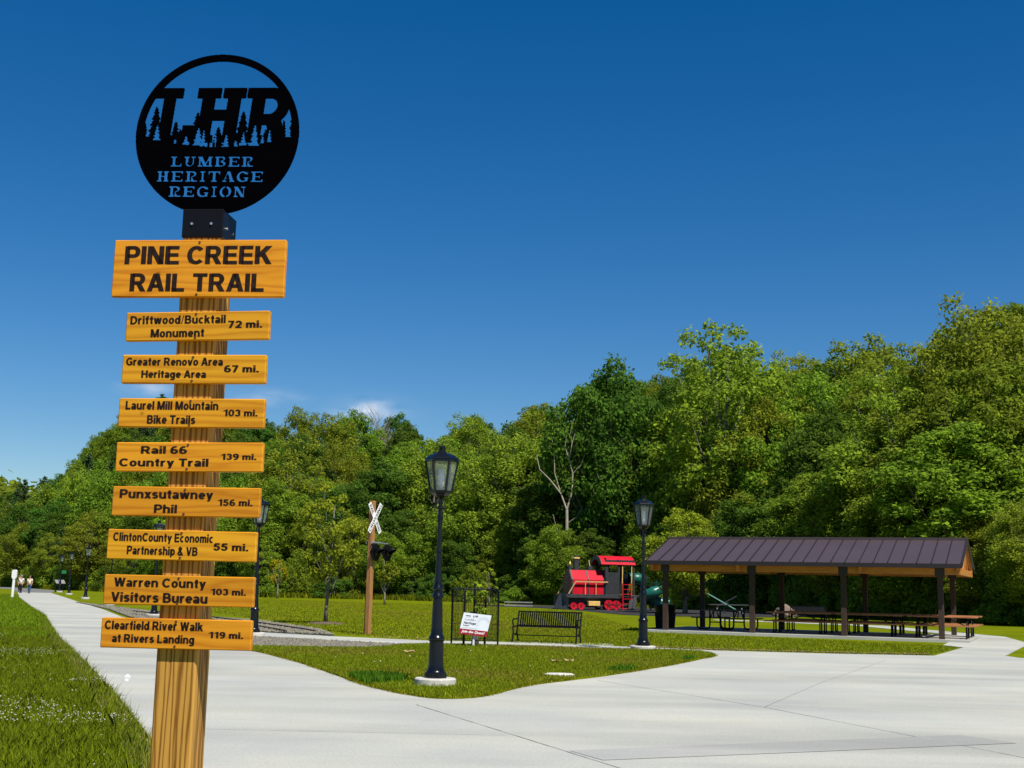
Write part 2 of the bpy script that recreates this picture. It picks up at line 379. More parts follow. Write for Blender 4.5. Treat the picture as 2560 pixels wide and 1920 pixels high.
def smooth_poly(pts, k=5):
    n = len(pts); out = []
    for i in range(n):
        p0, p1, p2, p3 = [np.array(pts[(i + j) % n], float) for j in (-1, 0, 1, 2)]
        for t in np.linspace(0, 1, k, endpoint=False):
            q = 0.5 * ((2 * p1) + (-p0 + p2) * t + (2 * p0 - 5 * p1 + 4 * p2 - p3) * t * t + (-p0 + 3 * p1 - 3 * p2 + p3) * t ** 3)
            out.append(tuple(q))
    return out
def inside(poly, X, Y):
    c = np.zeros(X.shape, bool); n = len(poly)
    for i in range(n):
        x1, y1 = poly[i]; x2, y2 = poly[(i + 1) % n]
        if y1 == y2: continue
        t = ((y1 > Y) != (y2 > Y)) & (X < (x2 - x1) * (Y - y1) / (y2 - y1) + x1)
        c ^= t
    return c
# heavy grotesque block letters as strokes: | lines "x1,y1,x2,y2", arcs "@cx,cy,rx,ry,a0,a1"; first number is the width
BLOCK = {
 'I': '.2 .1,0,.1,1', 'L': '.6 .1,0,.1,1 .0,.083,.6,.083', 'E': '.66 .1,0,.1,1 .1,.083,.66,.083 .1,.51,.62,.51 .1,.917,.65,.917', 'T': '.7 0,.917,.7,.917 .35,0,.35,.9',
 'H': '.76 .1,0,.1,1 .66,0,.66,1 .1,.51,.66,.51', 'N': '.76 .1,0,.1,1 .66,0,.66,1 .12,1,.64,0', 'M': '.9 .1,0,.1,1 .8,0,.8,1 .13,1,.45,.0 .77,1,.45,.0',
 'P': '.7 .1,0,.1,1 .1,.917,.42,.917 .1,.45,.42,.45 @.42,.684,.19,.234,-90,90', 'R': '.76 .1,0,.1,1 .1,.917,.42,.917 .1,.47,.42,.47 @.42,.694,.19,.224,-90,90 .40,.47,.64,0',
 'B': '.72 .1,0,.1,1 .1,.917,.40,.917 .1,.52,.42,.52 .1,.083,.42,.083 @.40,.72,.17,.199,-90,90 @.42,.302,.20,.219,-90,90', 'D': '.76 .1,0,.1,1 .1,.917,.34,.917 .1,.083,.34,.083 @.34,.5,.32,.417,-90,90',
 'C': '.78 @.42,.5,.32,.417,42,318', 'G': '.8 @.42,.5,.32,.417,42,322 .44,.45,.78,.45 .69,.08,.69,.45', 'K': '.78 .1,0,.1,1 .14,.40,.64,1 .34,.6,.66,0',
 'A': '.8 .1,0,.38,1 .7,0,.42,1 .2,.30,.6,.30', 'V': '.74 .1,1,.36,0 .64,1,.38,0', 'W': '1.06 .1,1,.3,0 .53,1,.31,0 .53,1,.75,0 .96,1,.76,0', 'O': '.84 @.42,.5,.32,.417,0,360',
 'S': '.68 @.34,.715,.23,.205,25,270 @.34,.297,.24,.213,-155,90', '&': '.78 @.34,.77,.14,.155,0,360 @.32,.26,.23,.19,60,370 .2,.72,.66,0', '/': '.3 .05,0,.25,1', '.': '.2 .1,0,.1,.2',
 '0': '.62 @.31,.5,.22,.417,0,360', '1': '.46 .34,0,.34,1 .06,.76,.34,.93', '2': '.6 @.30,.68,.20,.24,-35,170 .14,.08,.46,.54 0,.083,.6,.083', '3': '.6 @.29,.72,.18,.2,-90,160 @.29,.302,.21,.219,-160,90',
 '5': '.6 .12,.917,.56,.917 .12,.5,.16,.92 @.28,.34,.21,.257,-160,135', '6': '.62 @.31,.31,.21,.227,0,360 @.36,.5,.26,.417,62,190', '9': '.62 @.31,.69,.21,.227,0,360 @.26,.5,.26,.417,242,370', '7': '.58 0,.917,.58,.917 .2,0,.46,.88',
 'o': '.6 @.30,.365,.2,.285,0,360', 'c': '.56 @.30,.365,.2,.285,48,312', 'e': '.58 @.30,.365,.2,.285,0,318 .12,.365,.54,.365', 'a': '.56 @.27,.50,.17,.15,0,160 .46,0,.46,.5 @.25,.21,.15,.13,0,360',
 'd': '.6 @.28,.365,.19,.285,0,360 .5,0,.5,1', 'f': '.38 .2,0,.2,.82 @.35,.80,.15,.117,90,180 0,.65,.38,.65', 'g': '.6 @.28,.365,.19,.285,0,360 .5,-.08,.5,.73 @.29,-.08,.21,.12,-150,0',
 'h': '.62 .1,0,.1,1 @.31,.45,.21,.2,0,180 .52,0,.52,.46', 'i': '.2 .1,0,.1,.73 .1,.84,.1,1', 'k': '.6 .1,0,.1,1 .14,.26,.46,.73 .30,.46,.5,0', 'l': '.2 .1,0,.1,1',
 'm': '.88 .1,0,.1,.73 @.27,.48,.17,.17,0,180 .44,0,.44,.5 @.61,.48,.17,.17,0,180 .78,0,.78,.5', 'n': '.62 .1,0,.1,.73 @.31,.46,.21,.19,0,180 .52,0,.52,.47',
 'p': '.62 .1,-.24,.1,.73 @.34,.365,.19,.285,0,360', 'r': '.42 .1,0,.1,.73 @.34,.40,.24,.25,78,180', 's': '.54 @.27,.51,.16,.135,25,270 @.27,.23,.17,.147,-155,90',
 't': '.38 .2,.12,.2,.94 0,.65,.38,.65 @.34,.17,.14,.088,180,270', 'u': '.62 .1,.27,.1,.73 @.31,.27,.21,.187,180,360 .52,0,.52,.73', 'v': '.6 .1,.73,.29,0 .5,.73,.31,0',
 'w': '.86 .09,.73,.24,0 .42,.73,.25,0 .44,.73,.61,0 .77,.73,.62,0', 'x': '.58 .1,.73,.48,0 .48,.73,.1,0', 'y': '.6 .1,.73,.31,.04 .5,.73,.22,-.24',
}
def block_mesh(body, wt=1.0):
    V, F = [], []; x = 0.0; tx, ty = .20 * wt, .165 * wt; D = .012
    def poly(P2):
        o = len(V); n = len(P2); V.extend([(p[0] + x, 0, p[1]) for p in P2]); V.extend([(p[0] + x, D, p[1]) for p in P2])
        F.append([o + i for i in range(n)]); F.extend([[o + i, o + n + i, o + n + (i + 1) % n, o + (i + 1) % n] for i in range(n)])
    for ch in body:
        if ch == ' ': x += .30; continue
        it = BLOCK[ch].split(); w = float(it[0])
        for q in it[1:]:
            if q[0] == '@':
                cx, cy, rx, ry, a0, a1 = [float(v) for v in q[1:].split(',')]; n = max(6, int(abs(a1 - a0) / 16))
                for k in range(n):
                    A_ = [R(a0 + (a1 - a0) * (k + u) / n) for u in (0, 1)]
                    P2 = [(cx + (rx + s_ * tx / 2) * math.cos(a), cy + (ry + s_ * ty / 2) * math.sin(a)) for a, s_ in ((A_[0], -1), (A_[0], 1), (A_[1], 1), (A_[1], -1))]
                    poly(P2)
            else:
                x1, y1, x2, y2 = [float(v) for v in q.split(',')]
                if abs(y1 - y2) < .02: poly([(x1, y1 - ty / 2), (x2, y1 - ty / 2), (x2, y1 + ty / 2), (x1, y1 + ty / 2)])
                else:
                    if y1 > y2: x1, y1, x2, y2 = x2, y2, x1, y1
                    hw_ = min(.5 * tx * math.hypot(x2 - x1, y2 - y1) / abs(y2 - y1), .16) * (.5 if ch == '/' else 1)
                    poly([(x1 - hw_, y1), (x1 + hw_, y1), (x2 + hw_, y2), (x2 - hw_, y2)])
        x += w + .10
    return np.array(V), F
_fc = {}
def text_mesh(body, width, cap, bold=0.02, shear=0.0):
    """lettering as flat extruded outlines: baseline at z = 0, centred on x, facing -y"""
    def ev(b):
        c = bpy.data.curves.new('letters', 'FONT'); c.body = b; c.size = 1; c.offset = bold; c.resolution_u = 3
        c.shear = shear; c.space_character = 1.06
        o = bpy.data.objects.new('letters', c); COL.objects.link(o)
        dg = bpy.context.evaluated_depsgraph_get(); me = bpy.data.meshes.new_from_object(o.evaluated_get(dg))
        bpy.data.objects.remove(o); bpy.data.curves.remove(c)
        V = np.array([v.co[:] for v in me.vertices]); F = [list(p.vertices) for p in me.polygons]
        bpy.data.meshes.remove(me); return V, F
    if ('H', bold) not in _fc: _fc[('H', bold)] = ev('H')[0][:, 1].max()
    V, F = ev(body); hH = _fc[('H', bold)]
    x0, x1 = V[:, 0].min(), V[:, 0].max()
    X = (V[:, 0] - (x0 + x1) / 2) * (width / (x1 - x0)); Z = V[:, 1] * (cap / hH)
    return np.c_[X, np.zeros(len(X)), Z], F
def lettering(name, body, xl, xr, base, cap, y, mat, parent, bold=0.02, shear=0.0, thick=0.0012, tf=None):
    if shear == 0 and all(c == ' ' or c in BLOCK for c in body):
        V, F = block_mesh(body, .95 if bold <= .008 else 1.18); X_ = V[:, 0]; x0_, x1_ = X_.min(), X_.max()
        V = np.c_[(X_ - x0_) / (x1_ - x0_) * (xr - xl) + xl, y + V[:, 1] * cap, base + V[:, 2] * cap]
        if tf is not None: V = np.array([(tf @ Vector(v))[:] for v in V])
        return raw(name, V, F, mat, parent)
    V, F = text_mesh(body, xr - xl, cap, 0.0, shear)
    em_ = cap * .022 / .7 * 2.5 if bold > .008 else 0.0
    if em_:
        n0 = len(V); sq = 1 - 2 * em_ / (xr - xl); V = V * np.array([sq, 1, 1]); F0 = F
        sh = [(-1, 0), (0, 0), (1, 0), (0, .55), (0, -.55)]; V = np.concatenate([V + np.array([a_ * em_, -.00010 * (k + 1), c_ * em_]) for k, (a_, c_) in enumerate(sh)])
        F = [[i + k * n0 for i in f] for k in range(5) for f in F0]
    V = V + np.array([(xl + xr) / 2, y, base])
    if tf is not None: V = np.array([(tf @ Vector(v))[:] for v in V])
    return raw(name, V, F, mat, parent)

# ------------------------------------------------------------------ ground
TREELINE = [(-200, 420), (-140, 330), (-100, 240), (-75, 195), (-45, 152), (-26, 136), (-12, 136), (2, 126), (12, 118), (20, 106), (27, 82), (34, 66), (60, 40), (120, 10)]
TX = np.array([p[0] for p in TREELINE], float); TY = np.array([p[1] for p in TREELINE], float)
def treeline(x): return np.interp(x, TX, TY)
AZ = np.array([-1, -0.46, -0.40, -0.36, -0.33, -0.30, -0.22, -0.13, 0.0, 0.08, 0.17, 0.25, 0.33, 0.40, 0.6, 1.5])
HZ = np.array([10, 6, 8, 14, 22, 27, 17, 13.5, 16.5, 18, 16.5, 13.5, 12.5, 14.5, 19, 20.0])
def hill(x, y):
    x = np.asarray(x, float); y = np.asarray(y, float)
    d = y - treeline(x) - 6
    az = np.where(y > 5, x / np.maximum(y, 5), 2.0)
    hm = np.interp(az, AZ, HZ)
    t = np.clip(d / 75.0, 0, 1); s = t * t * (3 - 2 * t)
    far = 46 * np.exp(-(((x + 290) / 120) ** 2 + ((y - 560) / 110) ** 2))
    return np.maximum(hm * s, far * np.clip(d / 60, 0, 1))
gx = np.r_[np.arange(-520, -60, 10), np.arange(-60, 60, 3), np.arange(60, 401, 10)]
gy = np.r_[np.arange(-40, 60, 8), np.arange(60, 240, 3), np.arange(240, 760, 10)]
GX, GY = np.meshgrid(gx, gy); GZ = hill(GX, GY)
nx, ny = len(gx), len(gy); idx = np.arange(nx * ny).reshape(ny, nx)
F = np.stack([idx[:-1, :-1], idx[:-1, 1:], idx[1:, 1:], idx[1:, :-1]], -1).reshape(-1, 4)
tag(raw('ground', np.stack([GX, GY, GZ], -1).reshape(-1, 3), F, M['lawn'], smooth=True), kind='structure')

CONC = [(4.2, -8), (0.55, 2.0), (-1.4, 7.5), (-3.7, 13.48), (-5.25, 17.58), (-7.76, 23.97), (-9.19, 27.51), (-12.6, 36.0), (-18.6, 51.8), (-25.7, 69.1), (-37, 97), (-49.8, 130),
        (-46.4, 130), (-36, 104), (-28.67, 85.5), (-21.2, 67.0), (-16.2, 53.9), (-10.6, 41.3), (-7.8, 40.6), (-5.2, 38.7), (-2.27, 37.1), (0.1, 37.3), (0.1, 38.0), (3.12, 37.5), (3.0, 36.0), (4.04, 35.8), (5.67, 34.7),
        (8.68, 34.3), (11.43, 34.35), (14.34, 40.3), (14.2, 41.8), (15.2, 44.2), (18.6, 52.5), (17.6, 66.0), (19.4, 66.2), (20.2, 52), (18.7, 46.4), (17.2, 42.65), (13.65, 35.2), (13.62, 34.1), (19, 33.2), (34, 32), (34, -8)]
sheet('concrete_plaza', CONC, 0.02, M['concrete'], 0.12)
sheet('garden_path', [(17.6, 66.02), (13.6, 69.6), (11.6, 70.6), (11.6, 72.4), (14, 71.3), (19.4, 66.22)], 0.018, M['concrete'], 0.08)
sheet('asphalt_trail', [(-49.85, 130.05), (-46.3, 130.05), (-56, 158), (-76, 196), (-130, 260), (-200, 300), (-204, 292), (-134, 250), (-82, 190), (-62, 160)], 0.015, M['asphalt'], 0.06)
# control joints and one darker-toned band across the plaza
J = MB()
def jline(a, b, w=0.017):
    a = np.array(a, float); b = np.array(b, float); n = 14; rr = np.random.default_rng(int(abs(a[0] * 100)))
    d = (b - a) / np.linalg.norm(b - a); pn = np.array([-d[1], d[0]])
    for i in range(n):
        p, q = a + (b - a) * i / n, a + (b - a) * (i + 1) / n
        ww = w * rr.uniform(0.55, 1.2)
        J.add([(*(p - pn * ww / 2), .0245), (*(q - pn * ww / 2), .0245), (*(q + pn * ww / 2), .0245), (*(p + pn * ww / 2), .0245)], [[0, 1, 2, 3]])
jline((-1.19, 17.3), (1.10, 11.5)); jline((1.10, 11.5), (4.0, 4.2)); jline((1.61, 22.5), (3.60, 18.0)); jline((3.60, 18.0), (5.2, 13.0)); jline((5.2, 13.0), (6.9, 8.0))
jline((3.60, 18.0), (5.60, 23.0), .009); jline((5.60, 23.0), (9.3, 31.5), .009)
jline((-9.19, 27.51), (-5.9, 28.2), .012); jline((-6.5, 20.8), (-2.0, 20.2), .012); jline((-12.6, 36), (-9.3, 36.6), .012); jline((-3.9, 14.0), (0.0, 14.0), .012)
tag(J.build('control_joints', M['joint'], recalc=False), kind='structure')
sheet('concrete_darker_band', [(0.64, 12.8), (2.6, 13.72), (5.25, 14.95), (5.62, 14.25), (2.9, 13.02), (0.92, 12.15)], 0.0242, M['concrete_band'])

GRAV_U = [(-28.0, 83.0), (-19.0, 66.0), (-13.5, 56.0), (-10, 51.9), (-8.1, 47.5), (-6.5, 44.0), (-5.3, 39.3), (-7.8, 40.75), (-10.4, 41.6), (-15.9, 53.9), (-20.9, 67)]
GRAV_L = [(-6.65, 31.35), (-3.6, 31.6), (-2.6, 33.8), (-3.9, 34.5), (-6.7, 36.5), (-8.7, 36.4)]
gu = sheet('gravel_bed', GRAV_U, 0.03, M['gravel'], 0.05); gl = sheet('gravel_strip', GRAV_L, 0.034, M['gravel'], 0.03)
TRI = [(-6.35, 30.9), (-5.2, 28.3), (-3.76, 24.71), (-2.32, 20.63), (-1.75, 19.35), (-1.42, 18.77), (-1.02, 18.28), (-0.6, 18.36), (-0.21, 19.0), (0.44, 21.1), (1.81, 23.6), (3.51, 27.4), (4.6, 30.2), (5.12, 31.7), (4.94, 33.4), (3.9, 33.75), (2.46, 33.8), (0.79, 34.3), (-1.0, 34.25), (-2.5, 33.9), (-3.3, 31.7), (-4.9, 31.2)]
TRI = smooth_poly(TRI, 4)
isl = sheet('lawn_island', TRI, 0.05, M['lawn'], 0.045); isl.data.materials.append(M['soil'])
MULCH = smooth_poly([(-2.5, 107), (2, 101.5), (5.4, 91.5), (7.4, 80.5), (10.5, 79.3), (15, 81), (20, 86), (25, 95), (23, 108), (12, 114), (0, 113)], 4)
sheet('rubber_surfacing', MULCH, 0.02, M['mulch'], 0.0)
PAVL = [(5.5, 34.95), (8.68, 34.45), (11.35, 34.5), (14.15, 40.2), (13.9, 41.6), (5.6, 48.6), (2.2, 50.0), (-3, 50), (-2.0, 37.6)]

# ------------------------------------------------------------------ grass, flowers, stones (what nobody would count)
rng = np.random.default_rng(11)
def blades(name, P2, z, h, w, mat, lean=0.5):
    n = len(P2); a = rng.uniform(0, 2 * np.pi, n); hh = h * rng.uniform(0.5, 1.25, n); ww = w * rng.uniform(0.7, 1.3, n)
    la = rng.uniform(0, 2 * np.pi, n); ln = lean * hh * rng.uniform(0, 1, n)
    b = np.c_[P2, np.full(n, z) if np.isscalar(z) else z]
    dx = np.c_[np.cos(a) * ww / 2, np.sin(a) * ww / 2, np.zeros(n)]
    mid = b + np.c_[np.cos(la) * ln * .35, np.sin(la) * ln * .35, hh * .6]
    tip = b + np.c_[np.cos(la) * ln, np.sin(la) * ln, hh]
    V = np.stack([b - dx, b + dx, mid + dx * .7, tip, mid - dx * .7], 1).reshape(-1, 3)
    F = np.arange(n * 5).reshape(n, 5)
    return tag(raw(name, V, F, mat), kind='stuff')
def scatter(poly, n, edge=0.0):
    xs = [p[0] for p in poly]; ys = [p[1] for p in poly]
    out = np.zeros((0, 2))
    while len(out) < n:
        q = np.c_[rng.uniform(min(xs), max(xs), n * 3), rng.uniform(min(ys), max(ys), n * 3)]
        out = np.r_[out, q[inside(poly, q[:, 0], q[:, 1])]]
    return out[:n]
def pnoise(P, s, seed=0):
    r = np.random.default_rng(seed); v = np.zeros(len(P))
    for k in range(6):
        a = r.uniform(0, 2 * np.pi); f = s * r.uniform(.6, 1.9); v += np.sin((P[:, 0] * np.cos(a) + P[:, 1] * np.sin(a)) * f + r.uniform(0, 6.28))
    return v / 6
p = scatter(TRI, 170000); keep = rng.uniform(0, 1, len(p)) < np.clip(26 / p[:, 1], 0, 1) ** 2; p = p[keep]
p = p[((p[:, 0] + 1.115) ** 2 + (p[:, 1] - 20.45) ** 2 > .39 ** 2) & ~((np.abs(p[:, 0] + 1.115) < .36) & (p[:, 1] < 20.45) & (p[:, 1] > 19.6) & (rng.uniform(0, 1, len(p)) < .6))]
lush = (np.exp(-(((p[:, 0] + 2.25) / 0.75) ** 2 + ((p[:, 1] - 21.0) / 1.3) ** 2)) + .35 * pnoise(p, 1.6, 3) > 0.42) | (pnoise(p, 1.1, 8) > .62)
q = p[~lush]; ol = pnoise(q, .75, 14) + rng.normal(0, .22, len(q)) > .22
blades('island_grass', q[~ol], 0.048, 0.055, 0.011, M['blade'], .9)
blades('worn_island_grass', q[ol], 0.048, 0.045, 0.011, M['worn'], 1.0)
blades('lush_tufts', p[lush], 0.048, 0.12, 0.012, M['blade_dark'], .8)
def fringe(poly, n, sd):
    P_ = np.array(poly + poly[:1]); L_ = np.linalg.norm(np.diff(P_, axis=0), axis=1); cs = np.r_[0, np.cumsum(L_)]
    t_ = rng.uniform(0, cs[-1], n); t_ = t_[pnoise(np.c_[t_, t_ * 0], 2.3, 31) + rng.normal(0, .25, n) > -.1]; k_ = np.clip(np.searchsorted(cs, t_) - 1, 0, len(L_) - 1); f_ = ((t_ - cs[k_]) / L_[k_])[:, None]
    return P_[k_] * (1 - f_) + P_[k_ + 1] * f_ + rng.normal(0, sd, (len(t_), 2))
blades('island_edge_grass', fringe(TRI, 16000, .035), 0.03, 0.05, 0.010, M['blade'], 1.3)
p = scatter(PAVL, 60000); p = p[rng.uniform(0, 1, len(p)) < np.clip(36 / p[:, 1], 0, 1) ** 2]
blades('lawn_grass', p, 0, 0.06, 0.016, M['blade'], .9)
LAWNB = [(-4.8, 40.2), (-2.2, 37.3), (0, 38.1), (3.1, 37.6), (4.5, 36.2), (5.5, 50), (5, 90), (-1, 104), (-40, 128), (-24, 84), (-9.5, 52.5)]
p = scatter(LAWNB, 150000); p = p[rng.uniform(0, 1, len(p)) < np.clip(44 / p[:, 1], 0, 1) ** 1.5]
ol = pnoise(p, .35, 15) + rng.normal(0, .25, len(p)) > .3
blades('far_lawn_grass', p[~ol], 0, 0.06, 0.03, M['blade'], .9)
blades('worn_lawn_grass', p[ol], 0, 0.055, 0.03, M['worn'], .9)
def lx(y): return np.interp(y, [-8, 2.0, 7.5, 13.48, 17.58, 23.97, 27.51, 36.0, 51.8, 69.1, 97, 130], [4.2, .55, -1.4, -3.7, -5.25, -7.76, -9.19, -12.6, -18.6, -25.7, -37, -49.8])
def meadow_pts(n, y0, y1, wid, pw=1.0):
    y = y0 + (y1 - y0) * rng.uniform(0, 1, n) ** pw; d = wid * rng.uniform(0, 1, n) ** 1.1
    return np.c_[lx(y) - 0.03 - d, y], d
p, d = meadow_pts(190000, 8, 40, 4.5, 1.5)
pn = pnoise(p, .9, 5); zero = np.zeros(len(p))
blades('meadow_grass', p, zero, (0.078 + .035 * pn + .02 * np.clip(d, 0, 2)), 0.0085, M['meadow'], .9)
p, d = meadow_pts(90000, 34, 110, 9, 1.4)
blades('far_meadow_grass', p, 0, 0.11, 0.025, M['meadow'], .8)
p, d = meadow_pts(1900, 9, 60, .45, 1.5)
blades('edge_weeds', p, 0, 0.21, 0.006, M['meadow'], .7)
p, d = meadow_pts(1500, 9, 45, .35, 1.3)
blades('dry_edge_grass', p, 0, 0.13, 0.007, M['dry'], .9)
# clover heads
def dots(name, P3, r, mat, squash=.8):
    n = len(P3); o = np.array([(1, 0, 0), (-1, 0, 0), (0, 1, 0), (0, -1, 0), (0, 0, 1), (0, 0, -1)], float)
    rr = r * rng.uniform(.6, 1.3, n)
    an = rng.uniform(0, 6.28, n); ca, sa = np.cos(an), np.sin(an)
    jit = rng.uniform(.7, 1.3, (n, 6, 1))
    O = o[None] * jit
    X = O[..., 0] * ca[:, None] - O[..., 1] * sa[:, None]; Y = O[..., 0] * sa[:, None] + O[..., 1] * ca[:, None]
    V = np.stack([X, Y, O[..., 2] * squash], -1) * rr[:, None, None] + P3[:, None, :]
    f = np.array([(0, 2, 4), (2, 1, 4), (1, 3, 4), (3, 0, 4), (2, 0, 5), (1, 2, 5), (3, 1, 5), (0, 3, 5)])
    F = (f[None] + 6 * np.arange(n)[:, None, None]).reshape(-1, 3)
    return tag(raw(name, V.reshape(-1, 3), F, mat), kind='stuff')
p, d = meadow_pts(5200, 9, 34, 3.5, 1.4)
k = (pnoise(p, 1.7, 21) > 0.26) | (rng.uniform(0, 1, len(p)) < .02); p = p[k]
dots('clover_flowers', np.c_[p, rng.uniform(.08, .14, len(p))], 0.010, M['clover'])
q = scatter(TRI, 26); dots('lawn_clover_flowers', np.c_[q, np.full(len(q), .11)], 0.014, M['clover'])
q = scatter(GRAV_U, 26000); q = q[rng.uniform(0, 1, len(q)) < np.clip(44 / q[:, 1], 0, 1) ** 1.6]
dots('gravel_stones', np.c_[q, rng.uniform(.03, .065, len(q))], 0.045, M['stone'], .7)
q = scatter(GRAV_L, 9000)
dots('gravel_strip_stones', np.c_[q, rng.uniform(.03, .06, len(q))], 0.038, M['stone'], .7)
q = np.concatenate([np.c_[rng.uniform(3.4, 11.4, 500), 34.6 + rng.exponential(.18, 500)]]); q[:, 1] += np.interp(q[:, 0], [3.4, 5.67, 8.68, 11.4], [1.2, .15, -.2, -.1])
dots('straw_scraps', np.c_[q, np.full(len(q), .05)], 0.035, M['dry'], .4)
q = scatter([(-4.2, 38.4), (-1.8, 37.2), (-1.0, 38.0), (-3.6, 39.0)], 70); dots('dry_straw_patch', np.c_[q, np.full(len(q), .05)], 0.035, M['dry'], .4)

# ------------------------------------------------------------------ trail sign
sg = thing('trail_sign', (-1.1067, 4.4174, 0), R(-5.5), 'tall wooden trail sign post with nine orange boards and a round black emblem on top', 'sign')
b = MB(); b.box((0, 0, 1.42), (0.140, 0.140, 2.86), bev=0.006); b.build('post', M['post_wood'], sg)
b = MB(); b.box((0, 0, 2.856), (0.150, 0.150, 0.106), bev=0.004); capb = b.build('post_cap', M['black'], sg)
for (x, z) in ((-0.038, 2.853), (0.033, 2.853)):
    b = MB(); b.tube([(x, -0.074, z), (x, -0.080, z)], 0.0048, 10); b.build('bolt', M['steel'], capb)
for (y, z) in ((-0.035, 2.845), (0.03, 2.845)):
    b = MB(); b.tube([(0.074, y, z), (0.080, y, z)], 0.0048, 10); b.build('bolt', M['steel'], capb)
BOARDS = [
 (0.0056, 2.6857, .624, .207, -.15, [('PINE CREEK', -0.2652, 0.2688, 2.7008, 0.0654), ('RAIL TRAIL', -0.2401, 0.2459, 2.6021, 0.0644)]),
 (0.0141, 2.4786, .516, .102, .86, [('Driftwood/Bucktail', -0.2282, 0.1163, 2.4872, 0.0293), ('Monument', -0.1521, 0.0407, 2.4399, 0.0287), ('72 mi.', 0.1251, 0.2474, 2.4695, 0.0252)]),
 (0.0103, 2.3251, .515, .101, .17, [('Greater Renovo Area', -0.2332, 0.1147, 2.3375, 0.0277), ('Heritage Area', -0.1754, 0.0569, 2.2941, 0.0263), ('67 mi.', 0.12, 0.2438, 2.3144, 0.0241)]),
 (0.0112, 2.1710, .519, .101, .01, [('Laurel Mill Mountain', -0.2241, 0.1077, 2.1818, 0.0295), ('Bike Trails', -0.1439, 0.0288, 2.1327, 0.0294), ('103 mi.', 0.1239, 0.2478, 2.1611, 0.0226)]),
 (0.0130, 2.0181, .520, .101, .43, [('Rail 66', -0.1582, 0.0063, 2.0293, 0.0258), ('Country Trail', -0.2331, 0.0841, 1.9853, 0.027), ('139 mi.', 0.1244, 0.2518, 2.0091, 0.0207)]),
 (0.0109, 1.8641, .520, .101, -.03, [('Punxsutawney', -0.2233, 0.1077, 1.8741, 0.03), ('Phil', -0.098, -0.0167, 1.8248, 0.0287), ('156 mi.', 0.1231, 0.2469, 1.853, 0.0216)]),
 (0.0051, 1.7156, .522, .101, -.30, [('ClintonCounty Economic', -0.2355, 0.1157, 1.7268, 0.0285), ('Partnership & VB', -0.1838, 0.0648, 1.6822, 0.0284), ('55 mi.', 0.1183, 0.2406, 1.7019, 0.0242)]),
 (0.0051, 1.5634, .523, .101, -.03, [('Warren County', -0.2212, 0.1007, 1.5739, 0.0298), ('Visitors Bureau', -0.228, 0.1092, 1.523, 0.032), ('103 mi.', 0.116, 0.2406, 1.5525, 0.0208)]),
 (0.0053, 1.4196, .522, .100, .13, [('Clearfield River Walk', -0.2431, 0.0994, 1.4312, 0.0286), ('at Rivers Landing', -0.2148, 0.0717, 1.3891, 0.027), ('119 mi.', 0.1173, 0.239, 1.4091, 0.0209)]),
]
for (cx, cz, w, h, an, tx) in BOARDS:
    cx -= .004; tx = [(t_[0], t_[1] - .004, t_[2] - .004, t_[3], t_[4]) for t_ in tx]
    b = MB(); b.box((0, 0, 0), (w, 0.023, h), bev=0.003)
    bo = b.build('board', M['sign_wood'], sg); bo.location = (cx, -0.0818, cz); bo.rotation_euler = (0, R(-an), 0)
    bo['label'] = 'orange board reading ' + ' '.join(t[0] for t in tx)
    for (s, xl, xr, bz, cap) in tx:
        lettering('lettering', s, xl - cx, xr - cx, bz - cz, cap, -0.0124, M['letter'], bo, bold=0.017 if cap < .05 else 0.028)
    for sz in (1, -1):
        b = MB(); b.tube([(-cx * .5, -0.0112, sz * (h / 2 - .009)), (-cx * .5, -0.0140, sz * (h / 2 - .009))], 0.0042, 8); b.build('screw', M['dark_bolt'], bo)
